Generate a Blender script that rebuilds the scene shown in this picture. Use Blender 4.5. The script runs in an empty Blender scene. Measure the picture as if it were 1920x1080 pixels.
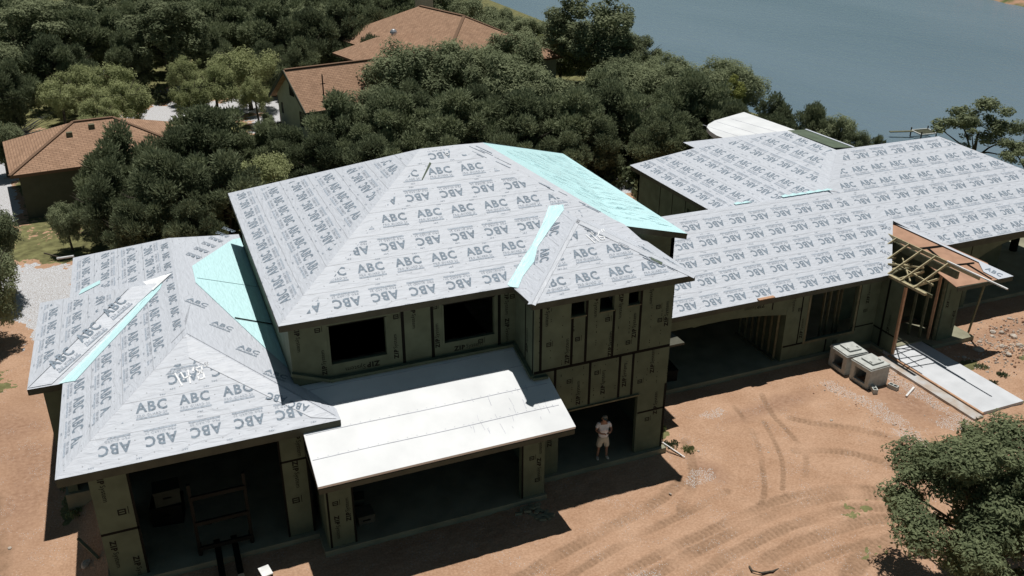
import bpy, bmesh, math, random
import numpy as np
from mathutils import Vector, Matrix, Euler
R = math.radians
random.seed(7); rng = np.random.default_rng(7)
sc = bpy.context.scene
COL = sc.collection
# ---------------------------------------------------------------- camera, sky, sun
cd = bpy.data.cameras.new('camera'); cam = bpy.data.objects.new('camera', cd); COL.objects.link(cam)
cd.sensor_width = 36; cd.lens = 36*1683/1920; cd.clip_end = 2000
yaw, pitch, roll = R(22.4), R(25.0), R(0.13)
cf = Vector((math.sin(yaw)*math.cos(pitch), math.cos(yaw)*math.cos(pitch), -math.sin(pitch)))
cr = Vector((math.cos(yaw), -math.sin(yaw), 0)); cu = cr.cross(cf)
cr, cu = cr*math.cos(roll)+cu*math.sin(roll), -cr*math.sin(roll)+cu*math.cos(roll)
cam.matrix_world = Matrix(((cr.x, cu.x, -cf.x, 0), (cr.y, cu.y, -cf.y, 0), (cr.z, cu.z, -cf.z, 18.5), (0, 0, 0, 1)))
sc.camera = cam
SUN = Vector((0.095, 0.187, 1)).normalized()
w = bpy.data.worlds.new('World'); sc.world = w; w.use_nodes = True
sky = w.node_tree.nodes.new('ShaderNodeTexSky'); sky.sky_type = 'NISHITA'; sky.sun_disc = False
sky.air_density = 0.55; sky.dust_density = 0.2; sky.ozone_density = 0.6; sky.altitude = 300; sky.sun_elevation = math.asin(SUN.z); sky.sun_rotation = math.atan2(SUN.x, SUN.y)
bg = w.node_tree.nodes['Background']; tn = w.node_tree.nodes.new('ShaderNodeMixRGB'); tn.blend_type = 'MULTIPLY'; tn.inputs[0].default_value = 1; tn.inputs[2].default_value = (0.96, 1.0, 0.72, 1)
w.node_tree.links.new(sky.outputs[0], tn.inputs[1]); w.node_tree.links.new(tn.outputs[0], bg.inputs[0]); bg.inputs[1].default_value = 0.06
sl = bpy.data.lights.new('sun', 'SUN'); sl.energy = 4.6; sl.angle = R(0.53); sl.color = (1, 0.96, 0.9)
so = bpy.data.objects.new('sun', sl); COL.objects.link(so); so.rotation_euler = SUN.to_track_quat('Z', 'Y').to_euler(); so.location = (0, 0, 60)
sc.view_settings.view_transform = 'Standard'; sc.view_settings.look = 'None'; sc.view_settings.exposure = -0.12; sc.view_settings.gamma = 1
try:
    sc.cycles.max_bounces = 6; sc.cycles.diffuse_bounces = 3; sc.cycles.transparent_max_bounces = 4
except Exception: pass

# ---------------------------------------------------------------- materials
def mat(name, col, rough=0.8, spec=0.3, var=0.15, vscale=3.0, bump=0.0, bscale=30.0, metal=0.0, col2=None, detail=4, bdist=0.02):
    m = bpy.data.materials.new(name); m.use_nodes = True; nt = m.node_tree; N = nt.nodes; L = nt.links
    b = N['Principled BSDF']; b.inputs['Roughness'].default_value = rough; b.inputs['Metallic'].default_value = metal
    b.inputs['Specular IOR Level'].default_value = spec
    tc = N.new('ShaderNodeTexCoord'); n = N.new('ShaderNodeTexNoise'); n.inputs['Scale'].default_value = vscale; n.inputs['Detail'].default_value = detail
    L.new(tc.outputs['Object'], n.inputs['Vector'])
    r = N.new('ShaderNodeValToRGB'); L.new(n.outputs['Fac'], r.inputs[0])
    c2 = col2 if col2 else tuple(c*(1+var) for c in col); c1 = col if col2 else tuple(c*(1-var) for c in col)
    r.color_ramp.elements[0].position = 0.35; r.color_ramp.elements[1].position = 0.65
    r.color_ramp.elements[0].color = (*c1, 1); r.color_ramp.elements[1].color = (*c2, 1)
    L.new(r.outputs[0], b.inputs['Base Color'])
    if bump:
        n2 = N.new('ShaderNodeTexNoise'); n2.inputs['Scale'].default_value = bscale; n2.inputs['Detail'].default_value = 5
        L.new(tc.outputs['Object'], n2.inputs['Vector'])
        bp = N.new('ShaderNodeBump'); bp.inputs['Strength'].default_value = bump; bp.inputs['Distance'].default_value = bdist
        L.new(n2.outputs['Fac'], bp.inputs['Height']); L.new(bp.outputs[0], b.inputs['Normal'])
    return m

def membrane(name, base, rough=0.5, lines=True, spec=0.35):
    """synthetic underlayment; UV in metres: u along the eave, v up the slope"""
    m = bpy.data.materials.new(name); m.use_nodes = True; nt = m.node_tree; N = nt.nodes; L = nt.links
    b = N['Principled BSDF']; b.inputs['Roughness'].default_value = rough; b.inputs['Specular IOR Level'].default_value = spec
    uv = N.new('ShaderNodeUVMap'); uv.uv_map = 'UVMap'
    sep = N.new('ShaderNodeSeparateXYZ'); L.new(uv.outputs[0], sep.inputs[0])
    def math_(op, a, bb=None):
        n = N.new('ShaderNodeMath'); n.operation = op
        for i, v in enumerate((a, bb)):
            if v is None: continue
            if isinstance(v, (int, float)): n.inputs[i].default_value = v
            else: L.new(v, n.inputs[i])
        return n.outputs[0]
    nz = N.new('ShaderNodeTexNoise'); nz.inputs['Scale'].default_value = 1.4; nz.inputs['Detail'].default_value = 3; L.new(uv.outputs[0], nz.inputs['Vector'])
    wob = math_('MULTIPLY', nz.outputs['Fac'], 0.06)
    v = math_('ADD', sep.outputs[1], wob)
    fr = math_('FRACT', math_('MULTIPLY', v, 1/1.01))
    line = math_('LESS_THAN', fr, 0.02)
    # row of button cap fasteners
    fu = math_('SUBTRACT', math_('FRACT', math_('MULTIPLY', sep.outputs[0], 1/0.45)), 0.5)
    fv = math_('SUBTRACT', math_('FRACT', math_('MULTIPLY', v, 1/0.505)), 0.5)
    d2 = math_('ADD', math_('MULTIPLY', fu, fu), math_('MULTIPLY', fv, fv))
    dot = math_('LESS_THAN', d2, 0.0022)
    mp = N.new('ShaderNodeMapping'); mp.inputs['Scale'].default_value = (1.2, 9, 1); L.new(uv.outputs[0], mp.inputs['Vector'])
    st = N.new('ShaderNodeTexNoise'); st.inputs['Scale'].default_value = 2.0; st.inputs['Detail'].default_value = 6; L.new(mp.outputs[0], st.inputs['Vector'])
    r = N.new('ShaderNodeValToRGB'); L.new(st.outputs['Fac'], r.inputs[0])
    r.color_ramp.elements[0].position = 0.3; r.color_ramp.elements[1].position = 0.7
    r.color_ramp.elements[0].color = (*[c*0.9 for c in base], 1); r.color_ramp.elements[1].color = (*[c*1.04 for c in base], 1)
    mx = N.new('ShaderNodeMixRGB'); L.new(r.outputs[0], mx.inputs[1]); mx.inputs[2].default_value = (*[c*0.5 for c in base], 1)
    if lines:
        L.new(math_('MULTIPLY', math_('MAXIMUM', math_('MULTIPLY', line, 0.55), math_('MULTIPLY', dot, 0.8)), 1.0), mx.inputs[0])
    else: mx.inputs[0].default_value = 0
    L.new(mx.outputs[0], b.inputs['Base Color'])
    # wrinkles: stretched noise + lap step
    mp2 = N.new('ShaderNodeMapping'); mp2.inputs['Scale'].default_value = (0.8, 2.1, 1); mp2.inputs['Rotation'].default_value = (0, 0, 0.12); L.new(uv.outputs[0], mp2.inputs['Vector'])
    wn = N.new('ShaderNodeTexNoise'); wn.inputs['Scale'].default_value = 2.2; wn.inputs['Detail'].default_value = 5; wn.inputs['Distortion'].default_value = 1.0; L.new(mp2.outputs[0], wn.inputs['Vector'])
    h = math_('ADD', math_('MULTIPLY', wn.outputs['Fac'], 1.0), math_('MULTIPLY', fr, -0.12))
    bp = N.new('ShaderNodeBump'); bp.inputs['Strength'].default_value = 0.6; bp.inputs['Distance'].default_value = 0.06
    L.new(h, bp.inputs['Height']); L.new(bp.outputs[0], b.inputs['Normal'])
    return m

M = {}
M['mem'] = membrane('grey underlayment', (0.57, 0.605, 0.67), rough=0.55, spec=0.35)
M['mem_strip'] = membrane('grey underlayment strip', (0.57, 0.605, 0.67), rough=0.5, spec=0.4, lines=False)
M['cyan'] = membrane('aqua membrane', (0.60, 0.89, 0.93), rough=0.4, lines=False, spec=0.5)
M['ink'] = mat('printed ink', (0.22, 0.27, 0.33), 0.7, 0.2, var=0.25, vscale=14)
M['ink_pale'] = mat('pale printed ink', (0.37, 0.42, 0.49), 0.7, 0.2, var=0.25, vscale=20)
M['ink_red'] = mat('reddish membrane print', (0.36, 0.5, 0.52), 0.7, 0.2, var=0.2, vscale=14)
M['ink_black'] = mat('black panel print', (0.008, 0.01, 0.008), 0.7, 0.2)
M['tape'] = mat('black seam tape', (0.006, 0.007, 0.006), 0.7, 0.1)
M['zip'] = mat('green sheathing', (0.098, 0.128, 0.09), 0.75, 0.2, var=0.14, vscale=1.8, bump=0.15, bscale=60)
M['zipo'] = mat('terracotta roof sheathing', (0.42, 0.25, 0.17), 0.75, 0.2, var=0.1, vscale=2.5)
M['white'] = mat('white single ply roofing', (0.66, 0.68, 0.70), 0.5, 0.3, var=0.03, vscale=.9, bump=0.3, bscale=2.2, bdist=0.05, col2=(0.75, 0.77, 0.79), detail=8)
M['seam'] = mat('grey roofing seam', (0.5, 0.52, 0.58), 0.6)
M['paint'] = mat('white marker paint', (0.85, 0.87, 0.9), 0.6)
M['fascia'] = mat('dark fascia board', (0.06, 0.068, 0.05), 0.7)
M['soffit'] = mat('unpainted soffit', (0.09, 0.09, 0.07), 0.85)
M['conc'] = mat('concrete', (0.25, 0.245, 0.175), 0.85, 0.25, var=0.16, vscale=1.2, bump=0.25, bscale=40, detail=7)
M['conc_new'] = mat('pale new concrete', (0.56, 0.58, 0.61), 0.8, 0.25, var=0.08, vscale=1.1, bump=0.2, bscale=50, detail=8)
M['conc_box'] = mat('precast concrete', (0.46, 0.48, 0.46), 0.85, 0.25, var=0.12, vscale=5, bump=0.3, bscale=60)
M['lumber'] = mat('pine lumber', (0.40, 0.35, 0.22), 0.75, 0.2, var=0.18, vscale=6)
M['lumber_dk'] = mat('shade-darkened lumber', (0.14, 0.14, 0.09), 0.8, 0.2, var=0.2, vscale=6)  # darkened for framing in dim interiors; that shade is put into the colour
M['orange_wood'] = mat('reddish board', (0.45, 0.27, 0.17), 0.8, 0.2, var=0.15, vscale=6)
M['dark'] = mat('dark steel', (0.012, 0.013, 0.011), 0.7, 0.08)
M['plastic_w'] = mat('white plastic', (0.75, 0.76, 0.76), 0.4)
M['rock'] = mat('limestone', (0.50, 0.44, 0.38), 0.9, 0.2, var=0.25, vscale=6, bump=0.4, bscale=30)
M['rock_r'] = mat('reddish rubble', (0.36, 0.22, 0.15), 0.9, 0.2, var=0.25, vscale=6, bump=0.4, bscale=30)
M['bark'] = mat('bark', (0.09, 0.08, 0.065), 0.95, 0.1, var=0.3, vscale=9)
M['grey_twig'] = mat('bare grey twigs', (0.2, 0.21, 0.22), 0.95, 0.1)
M['stucco'] = mat('pale stucco', (0.34, 0.37, 0.3), 0.9, 0.1, var=0.06)
M['stucco_dk'] = mat('tan siding', (0.10, 0.105, 0.08), 0.9, 0.1, var=0.06)
M['glass'] = mat('dark window glass', (0.02, 0.025, 0.03), 0.15, 0.5)
M['steel'] = mat('galvanised vent', (0.5, 0.52, 0.55), 0.35, 0.5, metal=0.7)
M['skin'] = mat('skin', (0.36, 0.21, 0.15), 0.6); M['shirt'] = mat('white t-shirt', (0.84, 0.86, 0.9), 0.9)
M['shorts'] = mat('khaki shorts', (0.6, 0.56, 0.46), 0.9); M['cap'] = mat('grey cap', (0.2, 0.2, 0.17), 0.9)
M['shoe'] = mat('pale shoes', (0.5, 0.48, 0.42), 0.8); M['phone'] = mat('black phone', (0.01, 0.01, 0.012), 0.3)

def shingles(name, a, b_):
    m = bpy.data.materials.new(name); m.use_nodes = True; nt = m.node_tree; N = nt.nodes; L = nt.links
    b = N['Principled BSDF']; b.inputs['Roughness'].default_value = 0.9; b.inputs['Specular IOR Level'].default_value = 0.1
    uv = N.new('ShaderNodeUVMap'); uv.uv_map = 'UVMap'
    br = N.new('ShaderNodeTexBrick'); br.inputs['Scale'].default_value = 1; br.inputs['Mortar Size'].default_value = 0.012
    br.inputs['Brick Width'].default_value = 0.36; br.inputs['Row Height'].default_value = 0.17
    br.inputs['Color1'].default_value = (*a, 1); br.inputs['Color2'].default_value = (*b_, 1); br.inputs['Mortar'].default_value = (*[c*0.45 for c in a], 1)
    L.new(uv.outputs[0], br.inputs['Vector'])
    n = N.new('ShaderNodeTexNoise'); n.inputs['Scale'].default_value = 1.5; n.inputs['Detail'].default_value = 8; L.new(uv.outputs[0], n.inputs['Vector'])
    mx = N.new('ShaderNodeMixRGB'); mx.blend_type = 'MULTIPLY'; mx.inputs[0].default_value = 0.5
    r = N.new('ShaderNodeValToRGB'); L.new(n.outputs['Fac'], r.inputs[0]); r.color_ramp.elements[0].color = (0.6, 0.6, 0.6, 1); r.color_ramp.elements[0].position = 0.3; r.color_ramp.elements[1].position = 0.7
    L.new(br.outputs['Color'], mx.inputs[1]); L.new(r.outputs[0], mx.inputs[2]); L.new(mx.outputs[0], b.inputs['Base Color'])
    bp = N.new('ShaderNodeBump'); bp.inputs['Strength'].default_value = 0.6; bp.inputs['Distance'].default_value = 0.03; L.new(br.outputs['Fac'], bp.inputs['Height']); bp.invert = True
    L.new(bp.outputs[0], b.inputs['Normal'])
    return m
M['shingle'] = shingles('terracotta shingles', (0.44, 0.28, 0.19), (0.36, 0.225, 0.15))

def leafmat(name, dark, light, sat=1.0):
    m = bpy.data.materials.new(name); m.use_nodes = True; nt = m.node_tree; N = nt.nodes; L = nt.links
    b = N['Principled BSDF']; b.inputs['Roughness'].default_value = 0.8; b.inputs['Specular IOR Level'].default_value = 0.08
    at = N.new('ShaderNodeAttribute'); at.attribute_name = 'tone'
    oi = N.new('ShaderNodeObjectInfo')
    tc = N.new('ShaderNodeTexCoord'); n = N.new('ShaderNodeTexNoise'); n.inputs['Scale'].default_value = 0.9; n.inputs['Detail'].default_value = 3
    L.new(tc.outputs['Object'], n.inputs['Vector'])
    a1 = N.new('ShaderNodeMath'); a1.operation = 'MULTIPLY_ADD'; a1.inputs[1].default_value = 0.75; L.new(n.outputs['Fac'], a1.inputs[0])
    a2 = N.new('ShaderNodeMath'); a2.operation = 'MULTIPLY_ADD'; a2.inputs[1].default_value = 0.55; a2.inputs[2].default_value = -0.16; L.new(at.outputs['Fac'], a2.inputs[0]); L.new(a2.outputs[0], a1.inputs[2])
    a3 = N.new('ShaderNodeMath'); a3.operation = 'MULTIPLY_ADD'; a3.inputs[1].default_value = 0.42; L.new(oi.outputs['Random'], a3.inputs[0]); L.new(a1.outputs[0], a3.inputs[2])
    r = N.new('ShaderNodeValToRGB'); L.new(a3.outputs[0], r.inputs[0])
    r.color_ramp.elements[0].position = 0.2; r.color_ramp.elements[1].position = 0.85
    r.color_ramp.elements[0].color = (*dark, 1); r.color_ramp.elements[1].color = (*light, 1)
    L.new(r.outputs[0], b.inputs['Base Color'])
    tr = N.new('ShaderNodeBsdfTranslucent'); L.new(r.outputs[0], tr.inputs['Color']); ms = N.new('ShaderNodeMixShader'); ms.inputs[0].default_value = 0.32
    L.new(b.outputs[0], ms.inputs[1]); L.new(tr.outputs[0], ms.inputs[2]); L.new(ms.outputs[0], N['Material Output'].inputs['Surface'])
    return m
M['l_juniper'] = leafmat('juniper foliage', (0.065, 0.086, 0.05), (0.23, 0.265, 0.155))
M['l_live'] = leafmat('oak foliage', (0.09, 0.115, 0.062), (0.28, 0.315, 0.185))
M['l_pecan'] = leafmat('broadleaf foliage', (0.055, 0.075, 0.038), (0.26, 0.29, 0.17))
M['l_mesquite'] = leafmat('feathery pale foliage', (0.16, 0.19, 0.08), (0.35, 0.38, 0.19))
M['l_willow'] = leafmat('yellow green foliage', (0.12, 0.14, 0.035), (0.24, 0.26, 0.08))
M['l_oak'] = leafmat('near oak foliage', (0.055, 0.078, 0.04), (0.24, 0.275, 0.15))

# ---------------------------------------------------------------- helpers
def tag(o, label=None, cat=None, group=None, kind=None):
    if label: o['label'] = label
    if cat: o['category'] = cat
    if group: o['group'] = group
    if kind: o['kind'] = kind
    return o
def empty(name, loc, label, cat, group=None, rz=0.0):
    o = bpy.data.objects.new(name, None); COL.objects.link(o); o.location = loc; o.rotation_euler = (0, 0, rz); o.empty_display_size = 0.3
    return tag(o, label, cat, group)
class MB:
    def __init__(s): s.v = []; s.f = []; s.uv = []; s.mi = []; s.m = 0
    def poly(s, pts, uvs=None):
        i = len(s.v); s.v += [tuple(p) for p in pts]; s.f.append(tuple(range(i, i+len(pts)))); s.uv.append(uvs); s.mi.append(s.m)
    def box(s, x0, x1, y0, y1, z0, z1):
        P = [(x0,y0,z0),(x1,y0,z0),(x1,y1,z0),(x0,y1,z0),(x0,y0,z1),(x1,y0,z1),(x1,y1,z1),(x0,y1,z1)]
        for q in ((0,3,2,1),(4,5,6,7),(0,1,5,4),(1,2,6,5),(2,3,7,6),(3,0,4,7)): s.poly([P[k] for k in q])
    def bar(s, a, b, wd, ht, up=(0,0,1)):
        a = Vector(a); b = Vector(b); d = (b-a).normalized(); up = Vector(up)
        if abs(d.dot(up)) > 0.98: up = Vector((0, 1, 0))
        r = d.cross(up).normalized()*wd/2; u = r.cross(d).normalized()*ht/2
        P = [a-r-u, a+r-u, a+r+u, a-r+u, b-r-u, b+r-u, b+r+u, b-r+u]
        for q in ((3,2,1,0),(4,5,6,7),(0,1,5,4),(1,2,6,5),(2,3,7,6),(3,0,4,7)): s.poly([P[k] for k in q])
    def tube(s, pts, rad, n=8):
        rings = []
        for i, p in enumerate(pts):
            p = Vector(p); d = (Vector(pts[min(i+1, len(pts)-1)])-Vector(pts[max(i-1, 0)])).normalized()
            a = d.orthogonal().normalized(); b = d.cross(a); r = rad[i] if isinstance(rad, (list, tuple)) else rad
            rings.append([p+(a*math.cos(t)+b*math.sin(t))*r for t in [2*math.pi*k/n for k in range(n)]])
        for i in range(len(rings)-1):
            for k in range(n): s.poly([rings[i][k], rings[i][(k+1) % n], rings[i+1][(k+1) % n], rings[i+1][k]])
        s.poly(rings[0][::-1]); s.poly(rings[-1])
    def build_walls(s, m, parent):
        """one wall object per run of wall; loose trim goes with the first"""
        cuts = getattr(s, 'cuts', []); first = None; used = set()
        for a, b_ in cuts: used.update(range(a, b_))
        runs = [list(range(a, b_)) for a, b_ in cuts]; runs[0] += [k for k in range(len(s.f)) if k not in used]
        for run in runs:
            n = MB()
            for k in run: n.poly([s.v[q] for q in s.f[k]], s.uv[k])
            o = n.build('wall', m, parent); first = first or o
        return first
    def build(s, name, m, parent=None, loc=(0,0,0), smooth=False, kind=None):
        me = bpy.data.meshes.new(name); me.from_pydata([tuple(v) for v in s.v], [], s.f)
        for mm in (m if isinstance(m, (list, tuple)) else [m]): me.materials.append(mm)
        if any(u is not None for u in s.uv):
            ul = me.uv_layers.new(name='UVMap'); d = []
            for f, u in zip(s.f, s.uv):
                for k in range(len(f)): d += list(u[k]) if u is not None else [0, 0]
            ul.data.foreach_set('uv', d)
        if isinstance(m, (list, tuple)): me.polygons.foreach_set('material_index', s.mi)
        if smooth: me.polygons.foreach_set('use_smooth', [True]*len(me.polygons))
        me.update()
        o = bpy.data.objects.new(name, me); COL.objects.link(o); o.location = loc
        if parent: o.parent = parent
        if kind: o['kind'] = kind
        return o
def bevel(o, wd=0.01, seg=2):
    md = o.modifiers.new('bevel', 'BEVEL'); md.width = wd; md.segments = seg; md.limit_method = 'ANGLE'
    return o

# ---- text outlines turned into flat 2D meshes
_tc = {}
def glyphs(txt, offset=0.0, width=1.0, res=2):
    key = (txt, offset, res)
    if key not in _tc:
        cu_ = bpy.data.curves.new('t', 'FONT'); cu_.body = txt; cu_.offset = offset; cu_.resolution_u = res; cu_.size = 1; cu_.space_character = 1.0+(.1 if offset else 0)+offset*2
        ob = bpy.data.objects.new('t', cu_); COL.objects.link(ob)
        dg = bpy.context.evaluated_depsgraph_get(); dg.update()
        me = bpy.data.meshes.new_from_object(ob.evaluated_get(dg))
        V = np.array([v.co[:2] for v in me.vertices]); Fs = [tuple(p.vertices) for p in me.polygons]
        bpy.data.objects.remove(ob); bpy.data.curves.remove(cu_); bpy.data.meshes.remove(me)
        mn = V.min(0); mxx = V.max(0); V = (V-(mn+mxx)/2); V = V/(mxx[0]-mn[0])
        _tc[key] = (V, Fs)
    V, Fs = _tc[key]
    return V*width, Fs
def stamp(units, du, dv, ang=0.0, jx=0, jy=0):
    """units: list of (V,F); returns one V,F moved to du,dv, turned by ang"""
    c, s = math.cos(ang), math.sin(ang); VV = []; FF = []; n = 0
    for V, Fs in units:
        VV.append(np.stack([V[:, 0]*c-V[:, 1]*s+du, V[:, 0]*s+V[:, 1]*c+dv], 1)); FF += [tuple(i+n for i in f) for f in Fs]; n += len(V)
    return np.concatenate(VV), FF
def shift(vf, dx, dy, sy=1.0): 
    V, Fs = vf; V = V.copy(); V[:, 1] *= sy; V[:, 0] += dx; V[:, 1] += dy; return V, Fs
def rect(w_, h_, dx, dy): return np.array([(-w_/2+dx, -h_/2+dy), (w_/2+dx, -h_/2+dy), (w_/2+dx, h_/2+dy), (-w_/2+dx, h_/2+dy)]), [(0, 1, 2, 3)]
BIG = [shift(glyphs('ABC', 0.03, 0.84), 0, 0.04, 1.2)]
SMALL = [shift(glyphs('PRO GUARD 20', 0.01, 0.80, 1), 0, -0.235, 1.15), rect(0.86, 0.06, 0, -0.33)]
TINY = [glyphs('ABC', 0.02, 0.16, 1)]

class Face:
    """a planar roof face: eave point O, unit U along the eave, slope p, uphill horizontal direction h"""
    def __init__(s, O, U, h, p):
        s.O = Vector(O); s.U = Vector(U).normalized(); s.V = (Vector(h).normalized()+Vector((0, 0, p))).normalized()
        s.Nn = s.U.cross(s.V).normalized()
        if s.Nn.z < 0: s.Nn = -s.Nn
        s.h = Vector(h).normalized(); s.p = p
    def z(s, x, y): return s.O.z+((Vector((x, y, 0))-Vector((s.O.x, s.O.y, 0))).dot(s.h))*s.p
    def P(s, x, y, lift=0): return Vector((x, y, s.z(x, y)))+s.Nn*lift
    def uv(s, q): d = q-s.O; return (d.dot(s.U), d.dot(s.V))
    def W(s, u, v, lift=0): return s.O+s.U*u+s.V*v+s.Nn*lift
def add_poly(mb, F, xy, lift=0.0):
    pts = [F.P(x, y, lift) for x, y in xy]; mb.poly(pts, [F.uv(q) for q in pts])
def clip_stamp(V, Fs, poly):
    """clip flat stamp to a convex polygon in uv"""
    P = np.array(poly); area = 0.5*sum(P[i-1][0]*P[i][1]-P[i][0]*P[i-1][1] for i in range(len(P)))
    if area < 0: P = P[::-1]
    inside = np.ones(len(V), bool); edges = []
    for i in range(len(P)):
        a, b = P[i-1], P[i]; n = np.array([-(b-a)[1], (b-a)[0]]); n = n/np.linalg.norm(n)
        d = (V-a)@n
        if (d < 0).all(): return None
        if (d < 0).any(): edges.append((a, n))
    if not edges: return V, Fs
    bm = bmesh.new(); vs = [bm.verts.new((x, y, 0)) for x, y in V]
    for f in Fs:
        try: bm.faces.new([vs[k] for k in f])
        except Exception: pass
    for a, n in edges:
        bmesh.ops.bisect_plane(bm, geom=bm.verts[:]+bm.edges[:]+bm.faces[:], plane_co=(a[0], a[1], 0), plane_no=(-n[0], -n[1], 0), clear_outer=True)
    bm.verts.index_update()
    V2 = np.array([v.co[:2] for v in bm.verts]) if len(bm.verts) else np.zeros((0, 2)); F2 = [tuple(v.index for v in f.verts) for f in bm.faces]; bm.free()
    return (V2, F2) if len(F2) else None
def letter_rows(mbs, F, xy, rows, pitch=1.18, u0=0.0, tiny=True, small=True, size=1.0, lift=0.006, inset=0.06, ang=0.0, clips=None):
    """stamp rows of printing on face F; rows = [(v, upside_down, du)]"""
    poly = [F.uv(F.P(x, y)) for x, y in xy]
    us = [q[0] for q in poly]; vs = [q[1] for q in poly]
    big, pale = mbs
    for v, ud, du in rows:
        n0 = int((min(us)-u0)/pitch)-2; n1 = int((max(us)-u0)/pitch)+2
        for k in range(n0, n1+1):
            a = (math.pi if ud else 0)+random.uniform(-.012, .012)+ang
            cu_, cv_ = u0+du+k*pitch+random.uniform(-.015, .015), v+random.uniform(-.012, .012)
            for units, target, on in ((BIG, big, True), (SMALL, pale, small), ([shift(TINY[0], 0.62, 0.50)], pale, tiny), ([shift(TINY[0], 0.1, -0.47)], pale, tiny and k % 2 == 0)):
                if not on: continue
                V, Fs = stamp([(q[0]*size, q[1]) for q in units], cu_, cv_, a)
                r = clip_stamp(V, Fs, poly)
                if r is None: continue
                V, Fs = r
                i = len(target.v); target.v += [tuple(F.W(x, y, lift)) for x, y in V]
                for f in Fs: target.f.append(tuple(j+i for j in f)); target.uv.append(None); target.mi.append(0)
def free_stamp(target, F, units, x, y, ang, size=1.0, lift=0.012):
    q = F.uv(F.P(x, y)); V, Fs = stamp([(k[0]*size, k[1]) for k in units], q[0], q[1], ang)
    i = len(target.v); target.v += [tuple(F.W(a, b, lift)) for a, b in V]
    for f in Fs: target.f.append(tuple(j+i for j in f)); target.uv.append(None); target.mi.append(0)
def pen(target, F, x, y, strokes, scale, ang, lift=0.02, wd=0.05):
    """hand painted strokes as thin flat ribbons"""
    q = F.uv(F.P(x, y)); c, s = math.cos(ang), math.sin(ang)
    for st in strokes:
        P = [np.array((q[0]+(a*c-b*s)*scale, q[1]+(a*s+b*c)*scale)) for a, b in st]
        for a, b in zip(P[:-1], P[1:]):
            d = (b-a)/max(1e-6, np.linalg.norm(b-a)); n = np.array((-d[1], d[0]))*wd/2; a = a-d*wd*.3; b = b+d*wd*.3
            target.poly([F.W(*(a-n), lift), F.W(*(b-n), lift), F.W(*(b+n), lift), F.W(*(a+n), lift)])

# ---- walls
def wall(mb, axis, c, a0, a1, z0, z1, openings=(), t=0.15, inward=1):
    """wall in plane axis='y' (runs along x) or 'x' (runs along y) whose outer face is at c; solid goes to c+inward*t"""
    start_ = len(mb.f)
    xs = sorted({a0, a1, *[o[0] for o in openings], *[o[1] for o in openings]}); zs = sorted({z0, z1, *[o[2] for o in openings], *[o[3] for o in openings]})
    xs = [v for v in xs if a0 <= v <= a1]; zs = [v for v in zs if z0 <= v <= z1]
    def solid(i, k):
        if i < 0 or k < 0 or i >= len(xs)-1 or k >= len(zs)-1: return False
        mx, mz = (xs[i]+xs[i+1])/2, (zs[k]+zs[k+1])/2
        return not any(o[0] < mx < o[1] and o[2] < mz < o[3] for o in openings)
    def P(a, d, z): return (a, c+d*inward*t, z) if axis == 'y' else (c+d*inward*t, a, z)
    for i in range(len(xs)-1):
        for k in range(len(zs)-1):
            if not solid(i, k): continue
            A, B, Z0, Z1 = xs[i], xs[i+1], zs[k], zs[k+1]
            mb.poly([P(A, 0, Z0), P(B, 0, Z0), P(B, 0, Z1), P(A, 0, Z1)]); mb.poly([P(A, 1, Z0), P(A, 1, Z1), P(B, 1, Z1), P(B, 1, Z0)])
            if not solid(i-1, k): mb.poly([P(A, 0, Z0), P(A, 0, Z1), P(A, 1, Z1), P(A, 1, Z0)])
            if not solid(i+1, k): mb.poly([P(B, 0, Z0), P(B, 1, Z0), P(B, 1, Z1), P(B, 0, Z1)])
            if not solid(i, k-1): mb.poly([P(A, 0, Z0), P(A, 1, Z0), P(B, 1, Z0), P(B, 0, Z0)])
            if not solid(i, k+1): mb.poly([P(A, 0, Z1), P(B, 0, Z1), P(B, 1, Z1), P(A, 1, Z1)])
    mb.cuts = getattr(mb, 'cuts', [])+[(start_, len(mb.f))]
ZIPW = [shift(glyphs('ZIP', 0.05, 0.42), -0.36, 0.0, 1.0), shift(glyphs('System', 0.0, 0.62), 0.2, 0.0, 1.0)]
LOGO = [rect(0.16, 0.03, 0, 0.06), rect(0.03, 0.14, -0.07, 0), rect(0.03, 0.14, 0.07, 0), rect(0.1, 0.025, 0, 0.0), rect(0.16, 0.03, 0, -0.06), rect(0.015, 0.2, 0.13, 0.02)]
def wtext(mb, axis, c, a, z, ang=math.pi/2, size=1.0, units=None, sgn=-1, flip=1):
    V, Fs = stamp([(q[0]*size, q[1]) for q in (units or ZIPW)], 0, 0, ang); i = len(mb.v)
    for x, y in V: mb.v.append((a+x*flip, c+sgn*0.006, z+y) if axis == 'y' else (c+sgn*0.006, a+x*flip, z+y))
    for f in Fs: mb.f.append(tuple(j+i for j in f)); mb.uv.append(None); mb.mi.append(0)
def seam(mb, axis, c, a0, a1, z0, z1, sgn=-1):
    if axis == 'y': mb.box(a0, a1, min(c, c+sgn*0.004), max(c, c+sgn*0.004), z0, z1)
    else: mb.box(min(c, c+sgn*0.004), max(c, c+sgn*0.004), a0, a1, z0, z1)

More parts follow.
